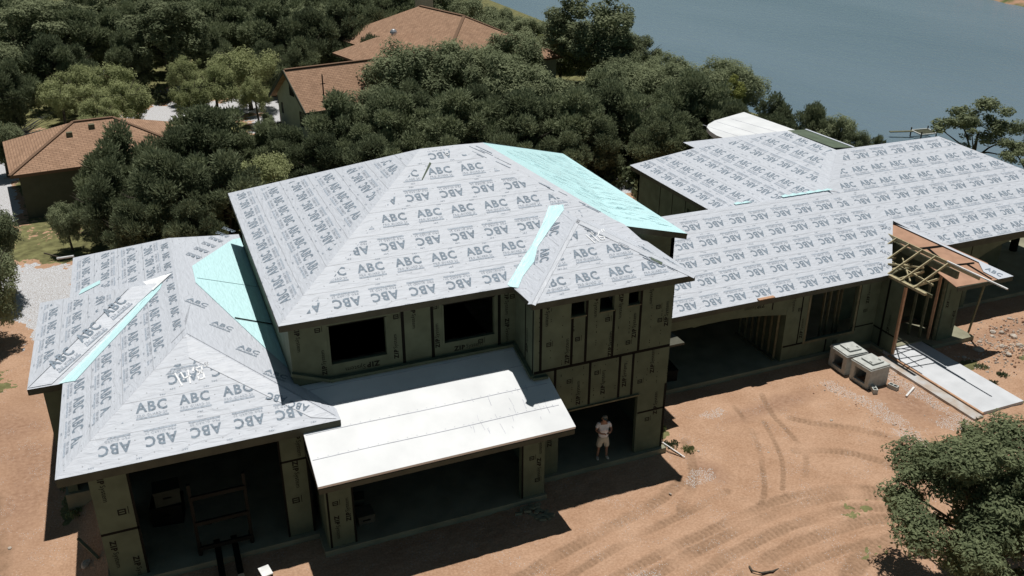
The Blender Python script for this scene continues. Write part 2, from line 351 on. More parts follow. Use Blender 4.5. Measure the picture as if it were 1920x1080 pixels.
# ================================================================ SETTING: ground, water, far shore
SHX = np.array([74, 66, 62, 60, 58, 60, 64, 66, 82, 120.]); SHY = np.array([-40, 15, 40, 60, 80, 100, 120, 165, 230, 400.])
def sstep(a, b, x): t = np.clip((x-a)/(b-a), 0, 1); return t*t*(3-2*t)
def hgt(x, y):
    x = np.asarray(x, float); y = np.asarray(y, float)
    h = -0.2 - 0.8*sstep(-2.6, -4.6, x)*sstep(48, 40, y) - 0.15*sstep(40, 46, y)
    h = h - 6.5*sstep(-13, 3, x-np.interp(y, SHY, SHX))
    h = h + 0.30*np.exp(-(((x-32.6)/1.6)**2+((y-22.6)/0.9)**2)) + 0.25*np.exp(-(((x-35.5)/1.5)**2+((y-24.6)/0.7)**2))
    return h
TRACKS = [  # centre line, half width, lug depth
 ([(4, 14.6), (8, 16.1), (11, 17.0), (13.0, 17.5), (15.4, 17.95), (17.6, 18.2), (19.6, 17.95), (20.9, 17.1)], .20),
 ([(4, 15.3), (8, 16.8), (11, 17.6), (13.2, 18.0), (15.7, 18.45), (18.0, 18.65), (19.9, 18.2), (21.4, 17.3)], .17),
 ([(9, 15.3), (12.5, 16.6), (15.0, 17.2), (17.1, 17.45), (19.2, 17.4), (20.4, 16.7)], .2),
 ([(11, 14.8), (13.5, 15.9), (15.2, 16.5), (17.6, 16.75), (19.3, 16.7), (20.2, 16.2)], .22),
 ([(16.0, 14.0), (16.8, 14.95), (17.8, 15.45), (18.9, 15.7), (20, 15.6)], .3),
 ([(19.1, 23.9), (18.9, 22.8), (18.45, 21.5), (17.7, 20.2), (16.9, 19.0), (16.3, 18.5)], .09),
 ([(19.5, 22.6), (19.0, 21.2), (18.5, 20.1), (17.6, 19.0)], .08),
 ([(16.1, 22.6), (15.7, 21.6), (15.2, 20.6), (14.5, 19.9), (13.9, 19.4)], .16),
 ([(20.6, 22.4), (21.3, 21.7), (22.2, 21.1), (23.2, 20.0), (23.7, 18.9)], .16),
 ([(19.4, 20.6), (20.6, 20.2), (21.6, 19.3), (22.0, 18.4)], .18),
 ([(20.6, 24.2), (20.1, 23.0), (19.9, 21.6), (19.7, 20.4), (18.8, 19.3)], .1),
 ([(12.4, 15.0), (14.2, 15.6), (16.3, 15.9), (18.4, 15.9)], .16),
 ([(5, 17.3), (8, 18.6), (11, 19.4), (13.2, 19.9), (14.6, 20.6)], .2),
 ([(4, 16.2), (8, 17.6), (11, 18.6), (13.6, 19.1), (15.8, 19.6)], .14),
 ([(-9, 18.5), (-7, 20), (-6.2, 22.5), (-6.3, 26), (-7, 30)], .2)]
def grid_axis(segs):
    out = [segs[0][0]]
    for a, b, st in segs:
        n = max(1, int(round((b-a)/st))); out += list(np.linspace(a, b, n+1)[1:])
    return np.array(out)
gx = grid_axis([(-260, -40, 12), (-40, -14, 1.2), (-14, 6, .25), (6, 26, .06), (26, 40, .14), (40, 80, 1.4), (80, 130, 5)])
gy = grid_axis([(-30, 10, 4), (10, 13.5, .35), (13.5, 24.5, .06), (24.5, 34, .25), (34, 60, .5), (60, 130, 1.5), (130, 420, 10)])
GX, GY = np.meshgrid(gx, gy, indexing='ij'); Z = hgt(GX, GY)
def vnoise(x, y, s, seed):
    r = np.random.default_rng(seed); T = r.random((256, 256)); u = x/s; v = y/s; i = np.floor(u).astype(int); j = np.floor(v).astype(int); fu = u-i; fv = v-j
    fu = fu*fu*(3-2*fu); fv = fv*fv*(3-2*fv); g = lambda a, b: T[a % 256, b % 256]
    return (g(i, j)*(1-fu)*(1-fv)+g(i+1, j)*fu*(1-fv)+g(i, j+1)*(1-fu)*fv+g(i+1, j+1)*fu*fv)
nearm = ((GX > -14) & (GX < 40) & (GY > 10) & (GY < 60))
Z += np.where(nearm, (vnoise(GX, GY, 1.3, 1)-.5)*.06+(vnoise(GX, GY, .35, 2)-.5)*.04+(vnoise(GX, GY, .15, 3)-.5)*.028, 0)
trk = np.zeros_like(Z)
for pts, hw in TRACKS:
    P = np.array(pts, float)
    # smooth the centre line
    for _ in range(2):
        Q = [P[0]]
        for a, b in zip(P[:-1], P[1:]): Q += [a*.75+b*.25, a*.25+b*.75]
        P = np.array(Q+[P[-1]])
    m = (GX > P[:, 0].min()-1) & (GX < P[:, 0].max()+1) & (GY > P[:, 1].min()-1) & (GY < P[:, 1].max()+1)
    X, Y = GX[m], GY[m]; best = np.full(X.shape, 9e9); arc = np.zeros(X.shape); side = np.zeros(X.shape); s0 = 0
    for a, b in zip(P[:-1], P[1:]):
        L_ = np.linalg.norm(b-a); d = (b-a)/L_; t = np.clip((X-a[0])*d[0]+(Y-a[1])*d[1], 0, L_)
        dx = X-a[0]-t*d[0]; dy = Y-a[1]-t*d[1]; dd = np.hypot(dx, dy); c = dd < best
        best = np.where(c, dd, best); arc = np.where(c, s0+t, arc); side = np.where(c, d[0]*dy-d[1]*dx, side); s0 += L_
    inn = sstep(hw*1.25, hw*.85, best); lug = (np.sin(2*np.pi*(arc/.19+np.abs(side)*1.6)) > -.1).astype(float)
    fade = np.clip(vnoise(X, Y, .9, 5)*1.7-.12+.25*vnoise(X, Y, .25, 8), 0, 1)*.8
    Z[m] += fade*(-.035*inn + .03*inn*lug + .02*np.exp(-((best-hw*1.5)/(.07))**2))
    trk[m] = np.maximum(trk[m], inn*fade*(.55+.45*(1-lug)))
nx, ny = len(gx), len(gy)
co = np.stack([GX, GY, Z], -1).reshape(-1, 3)
i, j = np.meshgrid(np.arange(nx-1), np.arange(ny-1), indexing='ij'); i = i.ravel(); j = j.ravel()
quads = np.stack([i*ny+j, (i+1)*ny+j, (i+1)*ny+j+1, i*ny+j+1], 1)
me = bpy.data.meshes.new('ground'); me.vertices.add(len(co)); me.vertices.foreach_set('co', co.ravel())
me.loops.add(len(quads)*4); me.loops.foreach_set('vertex_index', quads.ravel().astype(np.int32))
me.polygons.add(len(quads)); me.polygons.foreach_set('loop_start', np.arange(0, len(quads)*4, 4, dtype=np.int32)); me.polygons.foreach_set('loop_total', np.full(len(quads), 4, np.int32))
me.polygons.foreach_set('use_smooth', np.ones(len(quads), bool)); me.update(calc_edges=True)
def blob(x, y, cx, cy, rx, ry, a=0, nz=.5, seed=11, s=1.2):
    c_, s_ = math.cos(a), math.sin(a); u = ((x-cx)*c_+(y-cy)*s_)/rx; v = (-(x-cx)*s_+(y-cy)*c_)/ry
    return np.clip(1.25-np.sqrt(u*u+v*v)-nz*(vnoise(x, y, s, seed)+.6*vnoise(x, y, s*.3, seed+1)-.8), 0, 1)
gv = np.zeros_like(Z)
for b in ((-8.0, 46.6, 4.8, 3.4, 0.1), (-5.4, 44.0, 2.6, 3.6, 0), (-12, 46, 6, 4, 0), (1, 79, 14, 3.6, .2), (-10, 68.5, 7, 3.2, .1), (10, 81, 5, 5, 0), (-9.5, 62, 1.2, 8, .1), (9.5, 74, 2.6, 5, 0), (3, 82, 5, 3, 0), (4, 90, 3, 2, 0), (29.3, 50, 2.6, 3, 0), (-4.5, 100, 1.5, 12, 0)): gv = np.maximum(gv, blob(GX, GY, *b))
gl = np.zeros_like(Z)    # sparse pale chips of gravel
for b in ((23.7, 23.3, .5, 1.3, .25), (24.1, 21.3, .55, 1.5, 0), (23.8, 19.6, .6, 1.2, .1), (26.4, 22.2, .4, 2.6, 0), (26.2, 19.8, 1.0, .6, 0), (17.9, 23.8, .7, .35, 0), (10.2, 16.6, 2.2, .7, .3), (15.5, 20.6, .9, .5, 0), (26.5, 23.9, .8, .8, 0), (-4.6, 23.5, .6, 1, 0)): gl = np.maximum(gl, blob(GX, GY, *b, seed=21, s=.5))
gr = sstep(47, 50, GY)*sstep(-30, -8, GX)*.55
gr = np.maximum(gr, sstep(58, 64, GY)*.9); gr = np.maximum(gr, sstep(30, 33, GX)*sstep(26, 30, GY))
for b in ((-5.5, 51, 6, 3.5, 0), (-12, 54, 8, 5, 0), (-4.35, 29.2, .4, 2.4, -.12), (33.6, 22.0, 1.6, 1.2, 0), (31.2, 19.6, 1.8, 1.2, 0), (-8.5, 38.2, 1.6, 3, 0), (29.9, 22.9, .6, .5, 0), (15.4, 23.4, .5, .5, 0)): gr = np.maximum(gr, blob(GX, GY, *b, seed=31, s=.8))
ds = np.zeros_like(Z)    # darker redder soil
for b in ((25.6, 21.6, 1.3, 2.3, -.1), (15.9, 20.9, .5, .9, .3), (33.5, 24.4, 3, .8, 0), (-7.8, 21.5, 2.2, 1.4, 0), (-7, 34, 2, 3, 0), (20.5, 23.4, 2.6, .5, .1), (-6, 30, 1.4, 6, 0)): ds = np.maximum(ds, blob(GX, GY, *b, seed=41, s=1.0))
gr = gr*(1-np.clip(gv*1.6, 0, 1)); gr = np.maximum(gr, .42*blob(GX, GY, 19.4, 17.2, 1.6, .9, .3, seed=31, s=.5)); gr = np.maximum(gr, .42*blob(GX, GY, 18.6, 15.6, 1.8, .6, .3, seed=33, s=.5))
for nm, arr in (('gravel', gv), ('chips', gl), ('grass', gr), ('soil', ds), ('track', trk)):
    at = me.attributes.new(nm, 'FLOAT', 'POINT'); at.data.foreach_set('value', arr.ravel().astype(np.float32))
def ground_mat():
    m = bpy.data.materials.new('bare earth and grass'); m.use_nodes = True; nt = m.node_tree; N = nt.nodes; L = nt.links
    b = N['Principled BSDF']; b.inputs['Roughness'].default_value = 0.95; b.inputs['Specular IOR Level'].default_value = 0.1
    tc = N.new('ShaderNodeTexCoord')
    def noise(s, d=5, dist=0.0):
        n = N.new('ShaderNodeTexNoise'); n.inputs['Scale'].default_value = s; n.inputs['Detail'].default_value = d; n.inputs['Distortion'].default_value = dist; L.new(tc.outputs['Object'], n.inputs['Vector']); return n.outputs['Fac']
    def ramp(x, a, b_, ca, cb):
        r = N.new('ShaderNodeValToRGB'); L.new(x, r.inputs[0]); r.color_ramp.elements[0].position = a; r.color_ramp.elements[1].position = b_
        r.color_ramp.elements[0].color = (*ca, 1); r.color_ramp.elements[1].color = (*cb, 1); return r.outputs[0]
    def mix(f, a, c):
        x = N.new('ShaderNodeMixRGB'); L.new(f, x.inputs[0]); L.new(a, x.inputs[1]); L.new(c, x.inputs[2]); return x.outputs[0]
    def mth(op, a, c):
        n = N.new('ShaderNodeMath'); n.operation = op; n.use_clamp = op in ('MULTIPLY', 'MULTIPLY_ADD')
        for k, v in enumerate((a, c)):
            if isinstance(v, (int, float)): n.inputs[k].default_value = v
            else: L.new(v, n.inputs[k])
        return n.outputs[0]
    def attr(nm): a = N.new('ShaderNodeAttribute'); a.attribute_name = nm; return a.outputs['Fac']
    base = ramp(noise(0.9, 8), .32, .68, (0.38, 0.225, 0.14), (0.50, 0.32, 0.215))
    fine = ramp(noise(14, 6), .35, .7, (0.27, 0.165, 0.105), (0.56, 0.385, 0.275))
    x = N.new('ShaderNodeMixRGB'); x.inputs[0].default_value = .36; L.new(base, x.inputs[1]); L.new(fine, x.inputs[2]); base = x.outputs[0]
    soil = ramp(noise(6, 6), .35, .65, (0.29, 0.175, 0.115), (0.38, 0.24, 0.165))
    base = mix(attr('soil'), base, soil)
    tr = ramp(noise(9, 4), .3, .7, (0.19, 0.12, 0.075), (0.29, 0.185, 0.12))
    base = mix(mth('MULTIPLY', attr('track'), 1.0), base, tr)
    # scattered pale chips everywhere on the dirt
    vo = N.new('ShaderNodeTexVoronoi'); vo.inputs['Scale'].default_value = 17; L.new(tc.outputs['Object'], vo.inputs['Vector'])
    sp = mth('MULTIPLY', mth('LESS_THAN', vo.outputs['Distance'], .17), mth('GREATER_THAN', noise(1.3, 3), .56))
    chip = ramp(noise(40, 2), .3, .7, (0.42, 0.43, 0.42), (0.60, 0.63, 0.66))
    base = mix(sp, base, chip)
    vo2 = N.new('ShaderNodeTexVoronoi'); vo2.inputs['Scale'].default_value = 26; L.new(tc.outputs['Object'], vo2.inputs['Vector'])
    gm = mth('MULTIPLY', mth('GREATER_THAN', mth('ADD', attr('chips'), mth('MULTIPLY', noise(11, 3), .9)), .95), mth('LESS_THAN', vo2.outputs['Distance'], .36))
    base = mix(gm, base, chip)
    grav = ramp(noise(26, 6), .38, .62, (0.33, 0.30, 0.28), (0.62, 0.65, 0.70))
    base = mix(mth('MULTIPLY', mth('GREATER_THAN', mth('ADD', attr('gravel'), mth('MULTIPLY', noise(1.7, 8), .9)), .92), 1.0), base, grav)
    gcol = ramp(noise(2.2, 8), .33, .67, (0.075, 0.085, 0.035), (0.19, 0.20, 0.085))
    base = mix(mth('MULTIPLY', mth('GREATER_THAN', mth('ADD', attr('grass'), mth('MULTIPLY', noise(3.4, 8, .3), .95)), .95), .92), base, gcol)
    L.new(base, b.inputs['Base Color'])
    bp = N.new('ShaderNodeBump'); bp.inputs['Strength'].default_value = .8; bp.inputs['Distance'].default_value = .05; L.new(noise(11, 8), bp.inputs['Height']); L.new(bp.outputs[0], b.inputs['Normal'])
    return m
me.materials.append(ground_mat())
go = bpy.data.objects.new('ground', me); COL.objects.link(go); go['kind'] = 'structure'

# water
mw = bpy.data.materials.new('lake water'); mw.use_nodes = True; nt = mw.node_tree; b = nt.nodes['Principled BSDF']
b.inputs['Base Color'].default_value = (0.085, 0.125, 0.16, 1); b.inputs['Roughness'].default_value = .22; b.inputs['Specular IOR Level'].default_value = .5
tc = nt.nodes.new('ShaderNodeTexCoord'); mp = nt.nodes.new('ShaderNodeMapping'); mp.inputs['Scale'].default_value = (1, .35, 1); mp.inputs['Rotation'].default_value = (0, 0, .5)
nt.links.new(tc.outputs['Object'], mp.inputs[0])
n1 = nt.nodes.new('ShaderNodeTexNoise'); n1.inputs['Scale'].default_value = 1.1; n1.inputs['Detail'].default_value = 6; nt.links.new(mp.outputs[0], n1.inputs[0])
bp = nt.nodes.new('ShaderNodeBump'); bp.inputs['Strength'].default_value = .55; bp.inputs['Distance'].default_value = .5; nt.links.new(n1.outputs['Fac'], bp.inputs['Height']); nt.links.new(bp.outputs[0], b.inputs['Normal'])
n2 = nt.nodes.new('ShaderNodeTexNoise'); n2.inputs['Scale'].default_value = .03; n2.inputs['Detail'].default_value = 7; nt.links.new(mp.outputs[0], n2.inputs[0])
rp = nt.nodes.new('ShaderNodeValToRGB'); rp.color_ramp.elements[0].position = .3; rp.color_ramp.elements[1].position = .7; rp.color_ramp.elements[0].color = (.115, .17, .215, 1); rp.color_ramp.elements[1].color = (.165, .225, .275, 1)
nt.links.new(n2.outputs['Fac'], rp.inputs[0]); nt.links.new(rp.outputs[0], b.inputs['Base Color'])
mb = MB(); mb.poly([(52, -60, -5), (900, -60, -5), (900, 900, -5), (52, 900, -5)]); mb.build('water', mw, kind='structure')
# far bank, top right
mb = MB(); pts = [(150, 95), (153.5, 118), (156, 128), (160, 142), (168, 160), (185, 185), (215, 215)]
rowsz = [(0, -5.6), (3, -4.5), (9, -3.6), (30, -2.2), (120, 1.5)]
G = [[(x+d*.9, y-d*.35+(random.random()-.5)*min(d, 2), z+(random.random()-.5)*.5*(d > 0)) for d, z in rowsz] for x, y in [(a[0]+(b_[0]-a[0])*k/6, a[1]+(b_[1]-a[1])*k/6) for a, b_ in zip(pts[:-1], pts[1:]) for k in range(6)]]
for a, b_ in zip(G[:-1], G[1:]):
    for k in range(len(rowsz)-1): mb.poly([a[k], a[k+1], b_[k+1], b_[k]])
mb.build('far_shore', mat('far bank scrub', (0.10, 0.13, 0.05), .95, .1, vscale=.35, col2=(0.42, 0.25, 0.17), detail=8), kind='structure')

# ================================================================ THE HOUSE UNDER CONSTRUCTION
H = empty('house', (0, 0, 0), 'long new house in green sheathing with its roofs wrapped in grey printed underlayment', 'house')
mem, big, pale, cyan, redink = MB(), MB(), MB(), MB(), MB()
def make_roof(): return MB(), MB(), MB(), MB()
def finish(roof_name, mem, big, pale, cyan, fas=None, label=None, strip=None, cyan_ink=None, paint=None):
    ro = mem.build(roof_name, M['mem'], H)
    if label: ro['label'] = label
    if big.f: o = big.build('printed_lettering', M['ink'], ro)
    if pale.f: o = pale.build('small_print', M['ink_pale'], ro)
    if cyan.f: cyan.build('aqua_membrane', M['cyan'], ro)
    if fas and fas.f: fas.build('fascia', M['fascia'], ro)
    if strip and strip.f: strip.build('lap_sheet', M['mem_strip'], ro)
    if cyan_ink and cyan_ink.f: cyan_ink.build('membrane_print', M['ink_red'], ro)
    if paint and paint.f: paint.build('paint_mark', M['paint'], ro)
    return ro
def eave(f, pts, z, dz=0.2, t=0.04, zs=None):
    """closed fascia board below an eave line (xy points), inner side to the left"""
    for a, b_ in zip(pts[:-1], pts[1:]):
        za = a[2] if len(a) > 2 else z; zb = b_[2] if len(b_) > 2 else z
        A = Vector((a[0], a[1], za-dz/2-.012)); B = Vector((b_[0], b_[1], zb-dz/2-.012)); f.bar(A, B, t, dz)
def cyan_print(target, F, xy, n, ang=0.0, seed=3):
    r = random.Random(seed); poly = [F.uv(F.P(x, y)) for x, y in xy]; us = [p[0] for p in poly]; vs = [p[1] for p in poly]
    for k in range(n):
        u = r.uniform(min(us), max(us)); v = r.uniform(min(vs), max(vs)); V, Fs = stamp([rect(.34, .018, 0, .04), rect(.12, .018, -.2, -.02), rect(.26, .022, .06, -.04)], u, v, ang)
        c = clip_stamp(V, Fs, poly)
        if c is None or len(c[0]) != 12: continue
        i = len(target.v); target.v += [tuple(F.W(a, b_, .006)) for a, b_ in c[0]]
        for f in c[1]: target.f.append(tuple(q+i for q in f)); target.uv.append(None); target.mi.append(0)

# ---- two-storey block ------------------------------------------------
p = .455
mem, big, pale, cyan = make_roof(); fas, strip, cink, paint = MB(), MB(), MB(), MB()
Ff = Face((2.5, 23.5, 6.7), (1, 0, 0), (0, 1, 0), p)
front = [(2.5, 23.5), (12.6, 23.5), (14.9, 24.3), (14.55, 25.2), (10.05, 29.75), (8.75, 29.75)]
add_poly(mem, Ff, front)
FR = [(.5, True, .15), (1.66, False, 0), (2.48, True, -.25), (3.64, False, .1), (4.5, True, .0), (5.6, False, -.1), (6.45, True, .2)]
for cp_ in ([(3.1, 23.5), (9.6, 23.5), (9.6, 29.6), (8.95, 29.6)], [(9.6, 23.5), (12.25, 26.15), (12.25, 27.2), (9.9, 29.6), (9.6, 29.6)], [(12.25, 26.15), (13.2, 25.6), (13.3, 26.2), (12.25, 27.2)]): letter_rows((big, pale), Ff, cp_, FR, u0=.75)
Fl = Face((2.5, 36, 6.7), (0, -1, 0), (1, 0, 0), p)
left = [(2.5, 23.5), (8.75, 29.75), (2.5, 36)]
add_poly(mem, Fl, left)
letter_rows((big, pale), Fl, [(2.5, 24.0), (8.1, 29.6), (8.1, 29.9), (2.5, 35.7)], [(.5, True, 0), (1.6, False, .3), (2.5, True, .1), (3.6, False, -.2), (4.5, True, .2), (5.6, False, 0)], pitch=1.1)
Fb = Face((17.35, 36, 6.7), (-1, 0, 0), (0, -1, 0), p)
add_poly(mem, Fb, [(2.5, 36), (8.75, 29.75), (11.1, 29.75), (17.35, 36)])
# tower hips
Ft = Face((9.75, 22.1, 6.7), (1, 0, 0), (0, 1, 0), p); Ftl = Face((9.75, 26.4, 6.7), (0, -1, 0), (1, 0, 0), p); Ftr = Face((15.5, 22.1, 6.7), (0, 1, 0), (-1, 0, 0), p)
add_poly(mem, Ft, [(9.75, 22.1), (15.5, 22.1), (12.62, 24.975)])
add_poly(mem, Ftl, [(9.75, 22.1), (12.62, 24.975), (12.62, 26.45), (9.7, 23.5)])
add_poly(mem, Ftr, [(15.5, 22.1), (15.5, 25.3), (12.62, 25.3), (12.62, 24.975)])
letter_rows((big, pale), Ft, [(10.1, 22.1), (15.2, 22.1), (12.75, 24.7), (12.4, 24.7)], [(.66, False, 0), (1.64, False, .35), (2.5, True, .1)], u0=.95, pitch=1.17)
free_stamp(big, Ftl, BIG+SMALL, 11.9, 25.25, -.55, .95); free_stamp(big, Ftl, BIG+SMALL, 11.05, 24.15, -.5, .9)
free_stamp(big, Ftr, BIG, 15.05, 22.9, .2, .7); free_stamp(big, Ftr, BIG, 14.5, 23.6, .2, .7)
# wrapped hip sheet between front plane and right plane
mem.poly([(10.05, 29.75, 9.544), (14.55, 25.2, Ff.z(14.55, 25.2)), (14.5, 25.2, 7.46), (11.1, 29.75, 9.52)][::-1], [(0, 0), (6, 0), (6, .6), (0, .6)])
for k in range(16):
    t = random.random()*.85; s = random.uniform(.1, .9); a = Vector((10.05, 29.75, 9.544)).lerp(Vector((14.55, 25.2, Ff.z(14.55, 25.2))), t); b_ = Vector((11.1, 29.75, 9.52)).lerp(Vector((14.5, 25.2, 7.46)), t); c = a.lerp(b_, s*.7); d = (Vector((14.55, 25.2, 7.54))-Vector((10.05, 29.75, 9.565))).normalized(); L_ = random.uniform(.25, .7)
    pale.bar(c+Vector((0, 0, .003)), c+d*L_+Vector((0, 0, .003)), random.choice((.02, .035, .06)), .003)
# hip wraps: thin sheets either side of the tower and left hips
def hipwrap(F1, F2, a, b_, w1, w2, target, lift=.012):
    for F, wv in ((F1, w1), (F2, w2)):
        pa, pb = F.P(*a, lift), F.P(*b_, lift); d = (pb-pa).normalized(); n = F.Nn.cross(d)
        if (pa+n-F.O).dot(F.V) > (pa-F.O).dot(F.V) and F is F1: pass
        q = [pa, pb, pb+n*wv, pa+n*wv]; target.poly(q, [(0, 0), ((pb-pa).length, 0), ((pb-pa).length, abs(wv)), (0, abs(wv))])
hipwrap(Ft, Ftr, (15.5, 22.1), (12.62, 24.975), .2, -.14, strip)
hipwrap(Ftl, Ft, (9.75, 22.1), (12.62, 24.975), .14, -.12, strip)
for k in range(16):
    t = random.random()*.9; q = Ft.P(15.5-2.85*t, 22.1+2.85*t, .03); d = (Ft.P(12.62, 24.975)-Ft.P(15.5, 22.1)).normalized(); q = Ft.P(15.5-2.85*t, 22.1+2.85*t, .016)+Ft.V*random.uniform(-.3, -.05)+Ft.U*random.uniform(-.25, -.05); L_ = random.uniform(.2, .5); pale.bar(q, q+d*L_, random.choice((.02, .04)), .003)
# right side: aqua membrane sheet
A, B, C, D = Vector((14.5, 25.2, 7.43)), Vector((17.2, 25.3, 6.7)), Vector((17.35, 36, 6.7)), Vector((11.1, 29.75, 9.52))
cyan.poly([A, B, C, D], [(0, 0), (2.8, 0), (6, 10), (0, 7)])
Fc = Face((17.3, 25, 6.7), (0, 1, 0), (-1, 0, 0), p*.985)
cyan_print(cink, Fc, [(17.0, 25.8), (17.1, 35.3), (12, 30.2), (14.6, 26.2)], 330, math.pi/2-.25)
# exposed valley strip
vs = [(12.72,26.39),(12.33,26.28),(11.71,25.6),(11.02,24.91),(10.5,24.35),(10.0,23.9),(9.62,23.5)]
wv = [.03, .30, .17, .10, .22, .16, .2]
for k in range(6):
    a, b_ = vs[k], vs[k+1]; q = [Ff.P(a[0], a[1], .012), Ff.P(b_[0], b_[1], .012), Ff.P(b_[0]+wv[k+1]*.9, b_[1]-wv[k+1]*.9, .12), Ff.P(a[0]+wv[k]*.9, a[1]-wv[k]*.9, .12)]
    q2 = [Ff.P(a[0], a[1], .012), Ff.P(b_[0], b_[1], .012), Ff.P(b_[0]-wv[k+1]*.25, b_[1]+wv[k+1]*.5, .012), Ff.P(a[0]-wv[k]*.25, a[1]+wv[k]*.5, .012)]
    q[2].z = max(Ff.z(q[2].x, q[2].y), 6.7+(q[2].x-9.75)*p)+.014; q[3].z = max(Ff.z(q[3].x, q[3].y), 6.7+(q[3].x-9.75)*p)+.014
    cyan.poly(q, [(k, 0), (k+1, 0), (k+1, .3), (k, .3)]); cyan.poly(q2, [(k, 0), (k+1, 0), (k+1, .3), (k, .3)])
pen(paint, Ft, 12.95, 24.15, [[(-.5, .3), (-.35, -.35)], [(-.22, .35), (-.1, -.3)], [(-.12, .42), (-.08, .25)], [(.32, .3), (.08, .05), (.1, -.25), (.3, -.3), (.38, -.1), (.14, -.06)], [(.5, .4), (.48, .22)], [(.62, .4), (.6, .22)]], .62, .12, .018, .035)
pen(paint, Ff, 9.6, 29.35, [[(-.1, 0), (0, .1), (.1, 0), (0, -.1), (-.1, 0)]], .8, 0, .02, .02)
eave(fas, [(2.52, 23.52), (9.78, 23.52), (9.78, 22.12), (15.48, 22.12), (15.48, 25.0)], 6.7); eave(fas, [(2.52, 23.52), (2.52, 36)], 6.7); eave(fas, [(14.5, 25.22, 7.43), (17.2, 25.32, 6.7)], 6.7); eave(fas, [(17.18, 25.3), (17.32, 36), (2.5, 35.98)], 6.7)
# dark tear in the membrane
tear = MB()
q = [Ft.P(14.35, 23.05, .02), Ft.P(14.62, 22.75, .02), Ft.P(14.56, 22.68, .02), Ft.P(14.3, 22.95, .02)]; tear.poly(q)
q = [Ff.P(8.9, 29.0, .02), Ff.P(8.35, 28.3, .02), Ff.P(8.3, 28.28, .02), Ff.P(8.85, 29.05, .02)]; tear.poly(q)
ro = finish('roof', mem, big, pale, cyan, fas, 'hipped upper roof with aqua right side and a torn patch', strip, cink, paint)
tear.build('torn_patch', M['zip'], ro)
# walls of the upper block
W2 = MB(); SE = MB(); TX = MB()
op = [(3.98, 5.71, 4.86, 6.15), (7.58, 9.28, 4.86, 6.2)]
wall(W2, 'y', 24.0, 2.8, 10.02, 3.7, 6.55, op)
wall(W2, 'x', 2.8, 24.15, 35.7, 3.9, 6.55, [], .15)
wall(W2, 'y', 35.7, 2.8, 16.9, 0, 6.55, [], .15, -1)
wall(W2, 'x', 16.9, 25.6, 35.7, 0, 6.55, [], .15, -1)
wall(W2, 'y', 25.6, 15.0, 16.9, 0, 6.6, [], .15)
W2.poly([(14.2, 25.35, 6.6), (16.9, 25.35, 6.6), (16.9, 25.35, 6.75), (14.55, 25.35, 7.4), (14.2, 25.35, 7.3)])
for x in (6.25, 7.2, 9.45): seam(SE, 'y', 24.0, x-.05, x+.05, 4.36, 6.55)
for x0, x1, z0, z1 in op:
    seam(SE, 'y', 24.0, x0-.03, x1+.03, z1, z1+.03)
    W2.box(x0-.06, x0, 23.985, 24.0, z0-.02, z1+.02); W2.box(x1, x1+.06, 23.985, 24.0, z0-.02, z1+.02)
for x, z, a in ((3.75, 5.0, 1), (6.0, 5.1, 1), (7.35, 5.2, 1), (3.05, 5.9, -1), (6.6, 6.0, -1), (9.7, 5.9, -1), (9.72, 4.9, -1)): wtext(TX, 'y', 24.0, x, z, a*math.pi/2, .8)
wtext(TX, 'y', 24.0, 4.9, 4.62, math.pi, 1.0); wtext(TX, 'y', 24.0, 8.4, 4.6, 0.0, .9)
for x, z in ((3.65, 6.1), (6.05, 6.1), (7.3, 6.2), (8.8, 4.7), (9.9, 6.1)): wtext(TX, 'y', 24.0, x, z, 0, 1, LOGO)
wl = W2.build_walls(M['zip'], H); SE.build('seam_tape', M['tape'], wl); TX.build('panel_lettering', M['ink_black'], wl)
fl = MB(); fl.box(2.95, 9.9, 24.15, 35.5, 3.4, 3.6); fl.box(2.95, 16.7, 26.5, 35.5, 3.4, 3.6); fl.box(7.0, 7.12, 25, 29, 3.6, 6.4); fl.box(10.16, 14.81, 22.6, 26.4, 2.55, 2.75); fl.build('upper_floor', M['soffit'], H)  # box inside the tower is added, unseen, to stop a sun leak
# base trim on the porch roof
tr = MB(); tr.bar((3.87, 23.9, 4.40), (10.0, 23.9, 4.40), .16, .1); tr.bar((2.75, 23.93, 4.83), (3.87, 23.9, 4.40), .14, .1); tr.bar((9.93, 23.9, 4.42), (9.93, 22.4, 3.95), .14, .1); tr.bar((9.93, 22.36, 3.93), (10.45, 22.36, 3.9), .12, .08); tr.build('wall_curb', M['zip'], H)

# ---- tower
TW = MB(); SE = MB(); TX = MB()
two = [(11.25, 11.77, 5.82, 6.34), (12.25, 12.77, 5.82, 6.34), (13.28, 13.72, 5.85, 6.35), (10.92, 13.87, 0, 2.34)]
wall(TW, 'y', 22.44, 10.0, 14.97, 0, 6.6, two)
wall(TW, 'x', 10.0, 22.59, 25.2, 0, 6.6, [])
wall(TW, 'x', 14.97, 22.59, 25.6, 0, 6.6, [], .15, -1)
for x0, x1, z in ((10, 14.97, 4.07),): seam(SE, 'y', 22.44, x0, x1, z-.05, z+.05)
for x, a, b_ in ((10.22, 4.1, 6.5), (11.3, 4.1, 5.8), (11.8, 4.1, 6.6), (12.78, 4.1, 5.8), (13.75, 4.1, 6.4), (12.0, 2.45, 4.05), (13.1, 2.45, 4.05), (10.75, 2.3, 4.05), (13.6, 2.45, 4.05), (14.94, 0, 2.6)): seam(SE, 'y', 22.44, x-.045, x+.045, a, b_)
seam(SE, 'y', 22.44, 13.9, 14.97, 1.6, 1.67)
seam(SE, 'x', 10.0, 22.5, 22.58, 3.8, 6.5); seam(SE, 'x', 10.0, 23.1, 23.17, 4.2, 6.5)
